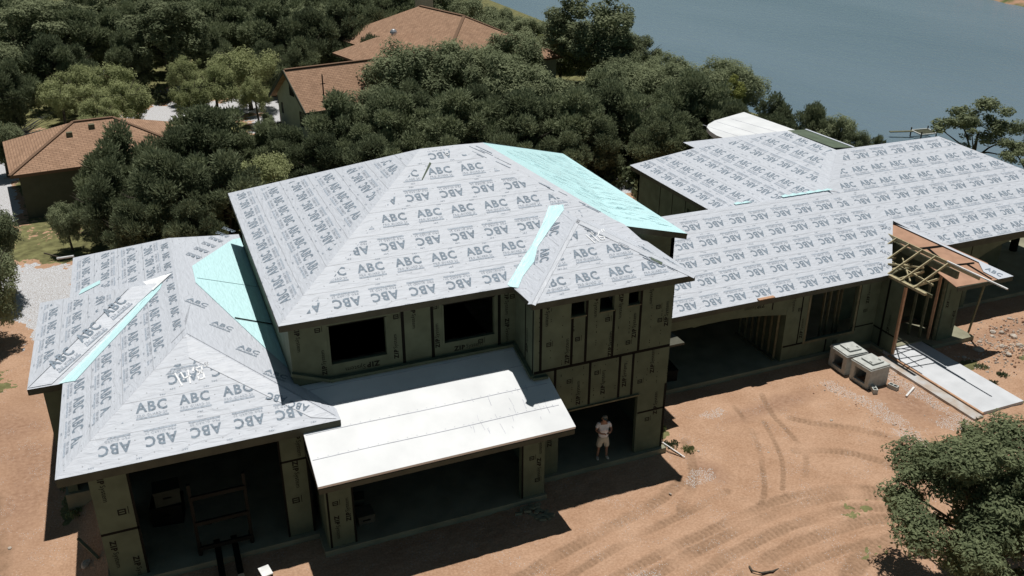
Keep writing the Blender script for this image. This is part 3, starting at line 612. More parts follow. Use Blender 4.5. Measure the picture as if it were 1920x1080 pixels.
for x, z, a in ((11.15, 4.65, 1), (12.7, 4.6, 1), (13.55, 5.1, 1), (14.75, 5.3, 1), (10.42, 6.1, -1), (12.1, 6.1, -1), (13.0, 5.9, -1), (14.1, 6.2, -1), (11.6, 3.0, 1), (12.5, 3.2, 1), (13.3, 3.3, 1), (14.35, 3.6, 1), (14.6, 1.9, 1), (10.6, 1.6, 1)): wtext(TX, 'y', 22.44, x, z, a*math.pi/2, .85)
for x, z in ((10.5, 5.0), (11.5, 5.0), (12.55, 5.5), (13.35, 4.5), (14.5, 5.1), (11.25, 3.5), (12.25, 3.6), (13.9, 2.9), (14.3, 1.3), (14.4, 5.6)): wtext(TX, 'y', 22.44, x, z, 0, 1, LOGO)
for k in range(170): # nails
    x, z = random.uniform(10.1, 14.9), random.uniform(2.5, 6.5)
    if not any(o[0]-.05 < x < o[1]+.05 and o[2]-.05 < z < o[3]+.05 for o in two): x = round(x/.4)*.4+.15; TX.box(x, x+.025, 22.434, 22.438, z, z+.03)
wtext(TX, 'x', 10.0, 23.0, 5.0, math.pi/2, .8, None, -1, -1)
tw = TW.build_walls(M['zip'], H); SE.build('seam_tape', M['tape'], tw); TX.build('panel_lettering', M['ink_black'], tw)
ln = MB(); ln.bar((10.92, 22.40, 2.40), (13.9, 22.40, 2.40), .06, .05); ln.build('door_lintel', M['lumber_dk'], H)
tr = MB(); [tr.box(x0-.03, x1+.03, 22.425, 22.437, z0-.05, z0-.015) for x0, x1, z0, z1 in two[:3]]; tr.build('window_sill', M['lumber_dk'], tw)

# ---- carport porch roof (white) --------------------------------------
pp = .323
Fp = Face((2.7, 20.42, 3.2), (1, 0, 0), (0, 1, 0), pp)
cw = MB(); pts = [(2.7, 20.42), (10.52, 20.42), (10.52, 22.42), (9.98, 22.42), (9.98, 23.98), (2.82, 23.98), (2.82, 22.8), (2.7, 22.6)]
add_poly(cw, Fp, pts); top = cw.f[-1]
lo = [Fp.P(x, y, -.10) for x, y in pts]; cw.poly(lo[::-1])
up_ = [Fp.P(x, y) for x, y in pts]
for k in range(len(pts)): a, b_ = k, (k+1) % len(pts); cw.poly([lo[a], lo[b_], up_[b_], up_[a]])
pr_ = cw.build('porch_roof', M['white'], H); pr_['label'] = 'low white roof sheet over the middle opening'
sm = MB()
for y in (21.3, 22.18, 23.06, 23.75):
    n = 9
    for k in range(n):
        if random.random() < .12: continue
        xa, xb = 2.75+(7.6)*k/n, 2.75+7.6*(k+1)/n
        if y > 22.4: xb = min(xb, 9.95)
        if xb <= xa: continue
        sm.bar(Fp.P(xa, y+.01*math.sin(k), .004), Fp.P(xb, y+.01*math.sin(k+1), .004), .022, .006)
for k in range(26):
    x, y = random.uniform(7.2, 10.2), random.uniform(20.7, 22.2); sm.bar(Fp.P(x, y, .003), Fp.P(x+random.uniform(-.04, .04), y+random.uniform(.08, .4), .003), random.uniform(.008, .02), .003)
for y in (21.3, 22.18, 23.06):
    for k in range(26):
        x = 2.9+k*.29
        if y > 22.4 and x > 9.8: continue
        q = Fp.P(x, y+.06, .004); sm.bar(q, q+Vector((.022, 0, 0)), .022, .004)
sm.build('seam', M['seam'], pr_)
fb = MB(); fb.box(2.72, 10.5, 20.44, 20.49, 2.92, 3.08); fb.box(2.72, 2.77, 20.5, 22.5, 2.92, 3.05); fb.box(10.45, 10.5, 20.5, 22.4, 2.95, 3.08); fb.build('fascia', M['fascia'], pr_)
sf = MB(); sf.box(2.8, 10.44, 20.5, 21.6, 2.93, 2.97); sf.build('soffit', M['soffit'], pr_)
CW = MB(); SE = MB(); TX = MB()
wall(CW, 'y', 21.6, 3.0, 10.05, -.02, 3.05, [(3.85, 9.25, -.02, 2.36)], .2)
wall(CW, 'x', 3.0, 21.8, 23.9, 0, 3.6, [], .15); wall(CW, 'x', 10.0, 21.8, 22.44, 0, 3.4, [], .15, -1)
for x in (3.08, 3.82, 9.28): seam(SE, 'y', 21.6, x-.03, x+.03, 0, 2.9)
for x, z, a in ((3.65, 1.3, 1), (9.85, 1.0, -1), (3.3, .7, -1), (9.9, 2.0, -1)): wtext(TX, 'y', 21.6, x, z, a*math.pi/2, .8)
for x, z in ((3.3, 1.6), (9.6, 1.5), (9.8, .6)): wtext(TX, 'y', 21.6, x, z, 0, 1, LOGO)
c_ = CW.build_walls(M['zip'], H); SE.build('seam_tape', M['tape'], c_); TX.build('panel_lettering', M['ink_black'], c_)

# ---- garage wing on the left ------------------------------------------
p = .45
mem, big, pale, cyan = make_roof(); fas, strip, cink, paint = MB(), MB(), MB(), MB()
Gf = Face((-3.75, 22.25, 4), (1, 0, 0), (0, 1, 0), p); Gl = Face((-3.75, 38.25, 4), (0, -1, 0), (1, 0, 0), p); Gr = Face((3.8, 22.25, 4), (0, 1, 0), (-1, 0, 0), p); Gb = Face((3.8, 38.25, 4), (-1, 0, 0), (0, -1, 0), p)
add_poly(mem, Gf, [(-3.75, 22.25), (3.8, 22.25), (.03, 26.02)])
add_poly(mem, Gl, [(-3.75, 22.25), (.03, 26.02), (.03, 34.5), (-3.75, 38.25)])
add_poly(mem, Gr, [(3.8, 22.25), (3.8, 23.5), (2.79, 24.0), (2.79, 37.2), (.03, 34.5), (.03, 26.02)])
add_poly(mem, Gb, [(-3.75, 38.25), (.03, 34.5), (2.79, 37.2), (2.79, 38.25)])
letter_rows((big, pale), Gf, [(-3.3, 22.25), (3.3, 22.25), (.5, 25.1), (-.35, 25.1)], [(.62, True, .15), (1.72, False, .0), (2.58, True, -.2), (3.1, False, .55)], u0=-1.0+.0)
letter_rows((big, pale), Gl, [(-3.75, 22.9), (-.6, 26.0), (-.6, 30.4), (-3.75, 27.3)], [(.55, False, 0), (1.45, False, .45), (2.4, False, 0), (3.2, False, .3)], pitch=1.12, u0=.3)
letter_rows((big, pale), Gl, [(-3.75, 34.5), (-.9, 31.8), (-.2, 31.8), (-.2, 34.5), (-3.75, 38.0)], [(.6, False, 0), (1.5, True, .45), (2.5, False, .2), (3.3, True, .4)], pitch=1.12, u0=.1)
# cap sheet along the ridge and the right hip
def capsheet(F, pts, target, lift=.014): target.poly([F.P(x, y, lift) for x, y in pts], [F.uv(F.P(x, y)) for x, y in pts])
capsheet(Gl, [(.03, 26.4), (.03, 34.4), (-.42, 34.4), (-.42, 26.0)], strip); capsheet(Gr, [(.03, 26.4), (.62, 30.4), (.62, 32.0), (.03, 34.4)], strip)
capsheet(Gf, [(3.7, 22.3), (.03, 26.0), (.0, 25.2), (3.0, 22.5)], strip); capsheet(Gr, [(3.7, 22.4), (2.75, 24.3), (.65, 30.3), (.05, 27.0), (.05, 26.1)], strip)
for k in range(8): free_stamp(big, Gl, BIG, -.2, 27+k*.98, 0, .8, .022)
for k, (x, y) in enumerate(((.55, 28.7), (1.15, 27.2), (1.75, 25.75), (2.35, 24.4))): free_stamp(big, Gr, BIG+SMALL, x, y, math.pi+1.15-.0, .8, .022)
for x, y in ((2.75, 22.95), (2.2, 23.35)): free_stamp(big, Gf, BIG, x, y, 2.6, .7, .022)
# cyan right plane
cy = [(.63, 32.0), (2.42, 36.2), (2.785, 36.7), (2.785, 25.0), (2.39, 25.9), (.63, 30.46)]
cyan.poly([Gr.P(x, y, .02) for x, y in cy], [Gr.uv(Gr.P(x, y)) for x, y in cy]); cyan_print(cink, Gr, cy, 150, .5)
for k in range(6): free_stamp(big, Gr, BIG+SMALL, .75+k*.33, 33.1+k*.85, math.pi/2-.38, .62, .022)
cink.bar(Gr.P(.7, 30.9, .03), Gr.P(2.75, 31.4, .03), .02, .01); 
tb = MB(); tb.bar(Gr.P(1.6, 28.0, .05), Gr.P(2.9, 28.15, .05), .035, .03)
# bump to the left: hip, diagonal sheet and valley
Bl = Face((-4.75, 34.1, 4), (0, -1, 0), (1, 0, 0), p); Bf = Face((-4.75, 27.5, 4), (1, 0, 0), (0, 1, 0), p); Bb = Face((-.45, 34.1, 4), (-1, 0, 0), (0, -1, 0), p)
add_poly(mem, Bl, [(-4.75, 27.5), (-1.45, 30.8), (-4.75, 34.1)]); add_poly(mem, Bf, [(-4.75, 27.5), (-3.75, 27.5), (-.44, 30.8), (-1.45, 30.8)]); add_poly(mem, Bb, [(-4.75, 34.1), (-1.45, 30.8), (-.45, 30.8), (-3.75, 34.1)])
letter_rows((big, pale), Bl, [(-4.75, 28.2), (-2.3, 30.5), (-1.9, 30.9), (-4.75, 33.8)], [(.6, False, 0), (1.55, False, .4), (2.5, True, .1)], pitch=1.12, u0=.55)
sheet = [(-4.7, 27.55), (-4.05, 27.55), (-.55, 30.75), (-1.4, 30.78)]
strip.poly([Bf.P(x, y, .02) for x, y in sheet], [Bf.uv(Bf.P(x, y)) for x, y in sheet])
s2 = [(-4.72, 27.55), (-1.5, 30.78), (-1.95, 30.85), (-4.74, 28.25)]
strip.poly([Bl.P(x, y, .02) for x, y in s2], [Bl.uv(Bl.P(x, y)) for x, y in s2])
for x, y in ((-3.55, 28.4), (-2.7, 29.2), (-1.85, 30.05)): free_stamp(big, Bf, BIG, x-.18, y, .73, 1.02, .032); free_stamp(pale, Bf, SMALL, x-.18, y, .73, 1.02, .032)
for nm, pts_, F in (('a', [(-3.75, 27.45), (-3.25, 27.0), (-2.35, 27.8), (-1.35, 28.85), (-.6, 30.0), (-.38, 30.9), (-.5, 30.75)], Gl),): pass
sl_ = [(-3.72, 27.5, .42), (-2.9, 28.3, .34), (-2.0, 29.2, .30), (-1.2, 30.05, .27), (-.7, 30.5, .2), (-.42, 30.85, .03)]
for a, b_ in zip(sl_[:-1], sl_[1:]):
    cyan.poly([Gl.P(a[0], a[1], .016), Gl.P(a[0]+a[2]*.9, a[1]-a[2]*.8, .016), Gl.P(b_[0]+b_[2]*.9, b_[1]-b_[2]*.8, .016), Gl.P(b_[0], b_[1], .016)], [(a[0], 0), (a[0], .4), (b_[0], .4), (b_[0], 0)])
    cyan.poly([Bf.P(a[0], a[1], .03), Bf.P(b_[0], b_[1], .03), Bf.P(b_[0]-b_[2]*.35, b_[1], .03), Bf.P(a[0]-a[2]*.35, a[1], .03)], [(a[0], 0), (b_[0], 0), (b_[0], .4), (a[0], .4)])
cyan.poly([Gl.P(-3.3, 34.25, .02), Gl.P(-2.6, 34.15, .02), Gl.P(-2.6, 33.8, .02), Gl.P(-3.4, 33.9, .02)], [(0, 0), (1, 0), (1, .2), (0, .2)])
paint.poly([Gl.P(-.05, 31.0, .05), Gl.P(-1.0, 31.35, .16), Gl.P(-.75, 30.45, .05)])
pen(paint, Gf, .1, 24.6, [[(-1.0, .45), (-.85, -.5)], [(-.7, .4), (-.62, -.05), (-.25, .0)], [(-.3, .4), (-.4, -.5)], [(.45, .45), (.12, .4), (.2, .12), (.42, -.05), (.4, -.4), (.1, -.42), (.08, -.12), (.42, .15), (.45, .45)], [(.02, .5), (-.05, .28)], [(.7, .6), (.64, .35)], [(.82, .6), (.78, .35)]], .52, .12, .014, .045)
eave(fas, [(-3.73, 22.27), (3.78, 22.27), (3.78, 23.5)], 4.0, .26); eave(fas, [(-3.73, 22.27), (-3.73, 27.5)], 4.0, .24); eave(fas, [(-3.75, 27.52), (-4.73, 27.52), (-4.73, 34.1), (-3.75, 34.08)], 4.0, .2); eave(fas, [(-3.73, 34.1), (-3.73, 38.23), (2.8, 38.23)], 4.0, .2)
gro = finish('roof', mem, big, pale, cyan, fas, 'lower roof over the tall garage with the white 14 8 paint mark and an aqua side', strip, cink, paint)
tb.build('flashing_strip', M['dark'], gro)
GW = MB(); SE = MB(); TX = MB()
wall(GW, 'y', 22.58, -3.05, 2.78, -1.1, 3.95, [(-2.05, 1.98, -.02, 3.55)], .2)
wall(GW, 'x', -3.05, 22.78, 38.0, -1.1, 3.95, [(26.2, 27.0, -.8, 1.4)], .15); wall(GW, 'y', 38.0, -3.05, 2.8, -1.1, 3.95, [], .15, -1); wall(GW, 'x', 2.8, 22.78, 35.6, 0, 3.85, [], .15, -1)
wall(GW, 'y', 27.9, -4.4, -3.05, -1.1, 3.95, [(-4.1, -3.6, -.9, 1.2)], .15); wall(GW, 'x', -4.4, 28.05, 33.7, -1.1, 3.95, [], .15); wall(GW, 'y', 33.7, -4.4, -3.05, -1.1, 3.95, [], .15, -1)
seam(SE, 'y', 22.58, -3.05, -2.05, 1.62, 1.7); seam(SE, 'y', 22.58, 1.98, 2.78, 2.7, 2.77); seam(SE, 'y', 22.58, -2.1, -2.03, 0, 3.6); seam(SE, 'y', 22.58, 1.96, 2.02, 0, 3.6); seam(SE, 'y', 22.58, 2.72, 2.78, 0, 3.8)
for x, z, a in ((-2.75, 3.2, -1), (-2.8, .9, -1), (2.4, 2.2, -1), (2.55, 3.3, -1), (-2.3, .2, -1)): wtext(TX, 'y', 22.58, x, z, a*math.pi/2, .9)
for x, z in ((-2.4, 2.3), (2.3, 1.3)): wtext(TX, 'y', 22.58, x, z, 0, 1.3, LOGO)
g_ = GW.build_walls(M['zip'], H); SE.build('seam_tape', M['tape'], g_); TX.build('panel_lettering', M['ink_black'], g_)

# ---- right wing ---------------------------------------------------------
p = .43
mem, big, pale, cyan = make_roof(); fas, strip, cink = MB(), MB(), MB()
Wf = Face((15, 25.5, 3.25), (1, 0, 0), (0, 1, 0), p); Wl = Face((23.1, 42, 3.25), (0, -1, 0), (1, 0, 0), p); Wb = Face((44, 40, 3.25), (-1, 0, 0), (0, -1, 0), p); Wr = Face((44, 25.5, 3.25), (0, 1, 0), (-1, 0, 0), p)
add_poly(mem, Wf, [(15.05, 25.5), (27.6, 25.5), (29.9, 28.15), (31.3, 26.4), (43.1, 26.4), (36.75, 32.72), (30.3, 32.72), (27.9, 30.3), (15.05, 30.3)])
lowrect = [(15.1, 25.5), (27.4, 25.5), (29.6, 28.0), (28.0, 30.2), (15.1, 30.2)]
letter_rows((big, pale), Wf, lowrect, [(.42, True, 0), (1.46, True, .35), (2.45, True, .0), (3.45, True, .4), (4.4, True, .1)], pitch=1.15, u0=.6, ang=.0)
letter_rows((big, pale), Wf, [(28.1, 30.35), (29.9, 28.4), (31.6, 26.45), (42.8, 26.45), (36.7, 32.6), (30.4, 32.6)], [(1.4, False, .1), (2.3, True, .3), (3.35, False, 0), (4.35, True, .2), (5.4, False, .1), (6.35, False, .3), (7.3, True, 0)], pitch=1.15, u0=.3)
Wb2 = Face((28, 35.1, 3.25), (-1, 0, 0), (0, -1, 0), p)
mem.poly([(15.05, 30.3, 5.314), (27.9, 30.3, 5.314), (24.2, 33.98, 3.73), (15.05, 33.98, 3.73)], [(0, 0), (12, 0), (9, 4), (0, 4)])
add_poly(mem, Wl, [(24.2, 33.98), (27.9, 30.3), (30.3, 32.7), (30.3, 36.5), (27.0, 40.9), (27.0, 39.7), (24.2, 41.7)])
letter_rows((big, pale), Wl, [(24.25, 33.9), (27.8, 30.5), (30.2, 32.8), (30.2, 36.4), (27.2, 39.4), (24.25, 41.5)], [(1.72, True, 0), (2.72, False, .3), (3.72, True, .1), (4.7, False, .4), (5.7, True, .2), (6.75, False, 0), (7.6, False, .3)], pitch=1.1, u0=.2)
mem.poly([(30.3, 36.5, 6.34), (30.3, 32.72, 6.35), (36.75, 32.72, 6.35), (43.1, 39.1, 3.6), (30.5, 39.1, 3.6)], [(0, 0), (4, 0), (9, 6), (9, 12), (0, 12)])
add_poly(mem, Wr, [(43.1, 26.4), (43.1, 39.1), (36.75, 32.72)])
capsheet(Wl, [(27.95, 30.4), (30.3, 32.7), (30.0, 33.0), (27.5, 30.8)], strip); capsheet(Wf, [(27.95, 30.35), (30.3, 32.65), (30.7, 32.65), (28.4, 30.2)], strip)
capsheet(Wf, [(27.55, 25.5), (29.85, 28.1), (29.5, 28.15), (27.1, 25.5)], strip)
for k in range(4): free_stamp(pale, Wf, BIG, 27.6+k*.55, 26.0+k*.62, -.9, .5, .03)
for k in (2, 3, 8, 9, 10, 11, 12, 13):
    x = 24.6+k*.25; yv = 33.55-k*.245; cyan.poly([Wl.P(x, yv+.03, .05), Wl.P(x+.27, yv-.2, .05), Wl.P(x+.2, yv+.1+.12*random.random(), .03), Wl.P(x+.02, yv+.2+.08*random.random(), .03)], [(0, 0), (1, 0), (1, 1), (0, 1)])
eave(fas, [(15.05, 25.52), (27.55, 25.52)], 3.25); eave(fas, [(31.3, 26.42), (43.1, 26.42), (43.1, 39)], 3.63, .28); eave(fas, [(24.22, 33.9), (24.22, 41.6)], 3.72, .2)
wro = finish('roof', mem, big, pale, cyan, fas, 'long roof of the right wing climbing to a hipped ridge', strip)
gs = MB(); F_ = Face((33, 30, 5.19), (0, 1, 0), (-1, 0, 0), p); gs.poly([(30.35, 33.0, 6.38), (31.9, 33.4, 6.12), (31.9, 37.0, 6.12), (30.35, 36.5, 6.36)]); gs.poly([(31.9, 33.4, 6.12), (31.9, 33.4, 5.4), (31.9, 37.0, 5.4), (31.9, 37.0, 6.12)]); gs.build('bare_sheathing', M['zip'], wro)
ew = MB(); ew.bar((31.95, 33.4, 6.13), (31.95, 37.0, 6.13), .12, .04); ew.build('drip_edge', M['mem_strip'], wro)
WW = MB(); SE = MB(); TX = MB()
wo = [(15.4, 22.66, -.02, 2.5), (23.82, 26.28, .72, 2.9)]
wall(WW, 'y', 25.8, 15.0, 27.45, -.02, 3.22, wo)
wall(WW, 'x', 22.66, 25.95, 27.6, 0, 3.2, [], .12); wall(WW, 'y', 31.5, 15.0, 23.5, 0, 3.2, [(16, 19, .5, 2.3)], .15)
wall(WW, 'x', 24.5, 30.4, 41.2, 0, 3.75, [(35.9, 36.25, 1.2, 3.0)], .15); wall(WW, 'y', 41.2, 24.5, 31, 0, 3.75, [], .15, -1)
wall(WW, 'y', 29.5, 31.0, 43.0, 0, 3.6, [(34.5, 37.5, 0, 2.4), (39, 42, 0, 2.4)], .15)
# arched header over the wide recess
ah = []
for k in range(13): t = k/12; ah.append((18.2+4.46*t, 2.5-.42+.42*math.sin(math.pi*min(1, .35+.65*t*.9))))
for a, b_ in zip(ah[:-1], ah[1:]): WW.poly([(a[0], 25.81, a[1]), (b_[0], 25.81, b_[1]), (b_[0], 25.81, 2.52), (a[0], 25.81, 2.52)]); WW.poly([(a[0], 25.81, a[1]), (a[0], 25.93, a[1]), (b_[0], 25.93, b_[1]), (b_[0], 25.81, b_[1])])
for x in (21.9, 23.4, 26.4): seam(SE, 'y', 25.8, x-.03, x+.03, (2.55 if x < 22.7 else .72), 3.2)
seam(SE, 'y', 25.8, 22.7, 23.75, .64, .72); seam(SE, 'y', 25.8, 26.2, 27.4, .86, .92); seam(SE, 'y', 25.8, 24.9, 24.97, 0, .7)
for k in range(7): seam(SE, 'x', 24.5, 31.5+k*1.22, 31.56+k*1.22, 0, 3.7)
for x, z, a in ((23.55, 1.4, 1), (26.85, 2.4, 1), (22.95, 2.7, -1)): wtext(TX, 'y', 25.8, x, z, a*math.pi/2, .85)
wtext(TX, 'y', 25.8, 21.0, 2.82, math.pi, .9)
for x, z in ((23.3, 2.3), (25.4, .4), (26.8, 1.6)): wtext(TX, 'y', 25.8, x, z, 0, 1, LOGO)
w_ = WW.build_walls(M['zip'], H); SE.build('seam_tape', M['tape'], w_); TX.build('panel_lettering', M['ink_black'], w_)
# studs seen through the window and in the recess
for x in (25.2, 25.5, 25.9, 26.1):
    s_ = MB(); s_.box(x, x+.04, 26.5, 26.6, 0, 3.1); s_.build('stud', M['lumber_dk'], H)
for k in range(7):
    s_ = MB(); s_.box(22.5, 22.6, 26.1+k*.4-.02, 26.1+k*.4+.02, 0, 3.1); s_.build('stud', M['lumber_dk'], H)
s_ = MB(); s_.box(22.4, 22.5, 25.95, 28.6, -.0, .05); s_.build('sole_plate', M['lumber_dk'], H)
fr = MB(); fr.box(23.72, 23.82, 25.785, 25.8, .6, 2.98); fr.box(26.28, 26.38, 25.785, 25.8, .6, 2.98); fr.box(23.7, 26.4, 25.78, 25.8, .62, .72); fr.build('window_frame', M['lumber_dk'], w_)

# ---- entry bay: fin wall, unfinished gable, orange sheathing ---------------
EN = MB(); SE = MB(); TX = MB()
wall(EN, 'x', 27.45, 23.75+.85, 25.8, -.02, 3.15, [], .12); wall(EN, 'y', 24.75, 30.1, 31.0, -.02, 2.85, [], .12); wall(EN, 'x', 31.0, 24.87, 27.0, 0, 3.1, [], .12, -1)
wall(EN, 'y', 27.9, 27.5, 31.0, 0, 3.6, [(28.2, 30.2, 0, 2.3)], .12)
wtext(TX, 'x', 27.45, 25.0, 1.2, math.pi/2, .85, None, -1, -1); seam(SE, 'x', 27.45, 24.6, 25.8, .75, .82); seam(SE, 'x', 27.45, 25.3, 25.4, 0, 3.1)
wtext(TX, 'y', 24.75, 30.3, 2.0, math.pi/2, .8); wtext(TX, 'y', 24.75, 30.8, .9, -math.pi/2, .8)
e_ = EN.build_walls(M['zip'], H); SE.build('seam_tape', M['tape'], e_); TX.build('panel_lettering', M['ink_black'], e_)
ed = MB(); ed.box(27.44, 27.54, 24.5, 24.6, 0, 3.1); ed.build('corner_post', M['orange_wood'], H)
for k, (x, y) in enumerate(((29.15, 26.0), (29.4, 25.6), (29.62, 25.2), (29.85, 24.95), (30.02, 24.8))):
    s_ = MB(); s_.box(x, x+.05, y, y+.12, 0, 3.3); o = s_.build('stud', M['orange_wood'] if k == 3 else M['lumber_dk'], H)
RB = MB(); RB.bar((29.1, 27.6, 4.05), (29.1, 22.6, 4.05), .05, .16); RB.build('ridge_board', M['lumber'], H)
rb2 = MB(); rb2.bar((29.05, 24.2, 4.15), (29.05, 21.3, 4.15), .07, .05); rb2.build('ridge_board', M['plastic_w'], H)['label'] = 'pale beam end sticking out past the gable'
HB = MB(); HB.bar((29.1, 23.6, 3.75), (29.1, 27.5, 3.75), .12, .3); HB.build('header_beam', M['lumber_dk'], H)
pl = MB(); pl.bar((27.5, 25.8, 3.22), (27.5, 23.55, 3.22), .14, .1); pl.build('top_plate', M['lumber'], H)
pl = MB(); pl.bar((27.75, 26.0, 3.12), (27.75, 23.45, 3.12), .05, .14); pl.build('top_plate', M['lumber_dk'], H)
for k in range(5):
    y = 27.0-k*.72; zz = 3.28+max(0, 0); r_ = MB(); xe = 27.45+(.0 if y < 26 else (y-26)*.7); r_.bar((29.1, y, 4.1), (xe, y, 4.1-(29.1-xe)*.5), .045, .09); r_.build('rafter', M['lumber'], H)
for k in range(4):
    y = 26.7-k*.8; j_ = MB(); j_.bar((27.5, y, 3.2), (29.1, y+.15, 3.25), .045, .1); j_.build('ceiling_joist', M['lumber'], H)
for a, b_ in (((27.7, 24.6, 3.3), (29.0, 26.4, 3.4)), ((28.2, 23.9, 3.35), (28.4, 26.6, 3.35)), ((27.8, 26.0, 3.5), (29.0, 25.2, 3.45))):
    j_ = MB(); j_.bar(a, b_, .05, .08); j_.build('blocking', M['lumber'], H)
# arched frame of the doorway
ar = MB(); P_ = [(27.62+.0, 25.9-.0, 2.3)]+[(28.6-.95*math.cos(t), 25.9, 2.45+.75*math.sin(t)) for t in np.linspace(0, math.pi, 11)]
for a, b_ in zip(P_[1:-1], P_[2:]): ar.bar(a, b_, .12, .06)
ar.build('arch_frame', M['lumber_dk'], H)
ORP = [(30.05, 28.35, 4.28), (29.2, 27.6, 4.06), (29.16, 23.6, 3.24), (31.5, 23.52, 3.22), (31.9, 24.6, 3.44)]
og = MB(); og.poly(ORP); og.poly([(a, b_, c-.03) for a, b_, c in ORP][::-1])
for k in range(len(ORP)): a, b_ = ORP[k], ORP[(k+1) % len(ORP)]; og.poly([(a[0], a[1], a[2]-.03), (b_[0], b_[1], b_[2]-.03), b_, a])
oo = og.build('bare_sheathing', M['zipo'], H); oo['label'] = 'terracotta coloured sheathing over the entry'
def orz(x, y): return 3.22+(y-23.52)*.219
st_ = MB(); st_.poly([(30.05, 28.4, 4.31), (32.2, 23.5, 3.245), (31.35, 23.5, 3.245), (31.15, 24.1, 3.375), (31.5, 24.7, 3.51), (29.95, 28.1, 4.27)]); 
so_ = st_.build('lap_sheet', M['mem_strip'], oo)
tp = MB()
for a, b_ in (((29.2, 26.3), (30.9, 26.15)), ((29.2, 24.95), (31.3, 24.75)), ((30.1, 26.2), (30.0, 24.9)), ((30.9, 24.8), (31.1, 23.6))): tp.bar((a[0], a[1], orz(*a)+.012), (b_[0], b_[1], orz(*b_)+.012), .09, .008)
tp.build('seam_tape', M['tape'], oo)
tx2 = MB(); Fo = Face((29.16, 23.52, 3.22), (1, 0, 0), (0, 1, 0), .219); free_stamp(tx2, Fo, BIG, 31.55, 23.95, -1.2, .8, .04); tx2.build('printed_lettering', M['ink'], oo)
fz = MB(); fz.bar((29.2, 23.55, 3.13), (32.2, 23.52, 3.13), .04, .18); fz.build('fascia', M['fascia'], oo)
# back patio: arched beam wall, dark column
AB = MB(); n = 14
wall(AB, 'y', 26.85, 31.3, 33.9, 0, 3.55, [], .2)
for k in range(n):
    x0, x1 = 33.9+k*(5.2/n), 33.9+(k+1)*(5.2/n); t0, t1 = k/n, (k+1)/n; z0, z1 = 2.3+.75*math.sin(math.pi*t0), 2.3+.75*math.sin(math.pi*t1)
    AB.poly([(x0, 26.85, z0), (x1, 26.85, z1), (x1, 26.85, 3.55), (x0, 26.85, 3.55)]); AB.poly([(x0, 27.05, z0), (x0, 27.05, 3.55), (x1, 27.05, 3.55), (x1, 27.05, z1)]); AB.poly([(x0, 26.85, z0), (x0, 27.05, z0), (x1, 27.05, z1), (x1, 26.85, z1)])
wall(AB, 'y', 26.85, 39.1, 43.0, 0, 3.55, [(39.6, 43.0, 0, 2.6)], .2)
ab = AB.build_walls(M['zip'], H); se = MB(); seam(se, 'y', 26.85, 32.6, 32.7, 0, 3.5); seam(se, 'y', 26.85, 33.6, 33.66, 0, 3.5); se.build('seam_tape', M['tape'], ab)
cl = MB(); cl.tube([(41.9, 31.0, 0), (41.9, 31.0, 3.2)], .2, 14); cl.build('column', M['dark'], H)
# slabs
ce = MB(); ce.box(15.1, 27.3, 25.96, 31.3, 3.1, 3.16); ce.build('shade_ceiling', M['soffit'], H); ce = MB(); ce.box(-2.85, 2.6, 22.85, 37.8, 3.75, 3.85); ce.build('shade_ceiling', M['soffit'], H); ce = MB(); ce.box(3.16, 9.84, 21.85, 24.1, 2.85, 2.9); ce.box(3.0, 16.7, 24.1, 35.5, 2.9, 2.98); ce.build('shade_ceiling', M['soffit'], H)  # unseen ceilings added to keep the rooms behind the openings dark
sb = MB(); sb.box(2.85, 10.12, 21.5, 35.9, -.9, 0); sb.box(10.12, 15.1, 22.3, 35.9, -.6, -.004); sb.box(15.1, 27.3, 25.6, 41.3, -.6, 0); sb.box(-3.15, 2.85, 22.4, 38.1, -1.4, -.004); sb.box(-4.5, -3.15, 27.8, 33.8, -1.4, -.3); sb.box(27.3, 29.6, 25.0, 28, -.6, -.004); sb.box(29.6, 32.0, 24.45, 26.6, -.6, -.002); sb.box(27.3, 44, 27.0, 41.3, -.6, -.006)
sb.build('slab', M['conc'], H)
# white flat roof behind
wp = [(34.76, 46.1), (31.84, 45.0), (30.98, 44.39), (30.55, 43.9), (30.2, 43.04), (30.02, 42.1), (30.19, 40.35), (34.98, 41.09), (34.95, 42.03)]
wr_ = MB(); wr_.poly([(x, y, 4.7) for x, y in wp][::-1]); wr_.poly([(x, y, 4.45) for x, y in wp])
for k in range(len(wp)): a, b_ = wp[k], wp[(k+1) % len(wp)]; wr_.poly([(a[0], a[1], 4.45), (b_[0], b_[1], 4.45), (b_[0], b_[1], 4.7), (a[0], a[1], 4.7)][::-1])
wro2 = wr_.build('flat_roof', M['white'], H); wro2['label'] = 'flat white roof with rounded end behind the hipped roof'
sm = MB()
for k in range(3): sm.bar((30.6+k*1.2, 44.4+k*.3, 4.706), (31.2+k*1.3, 40.7+k*.15, 4.706), .03, .006)
sm.build('seam', M['seam'], wro2)
ww = MB(); wall(ww, 'x', 30.9, 40.5, 43.4, -.3, 4.45, [], .15); wall(ww, 'x', 34.4, 41.2, 45.6, -.3, 4.45, [], .15, -1); wall(ww, 'y', 44.0, 31.05, 34.2, -.3, 4.45, [], .15, -1); ww.build_walls(M['zip'], H)

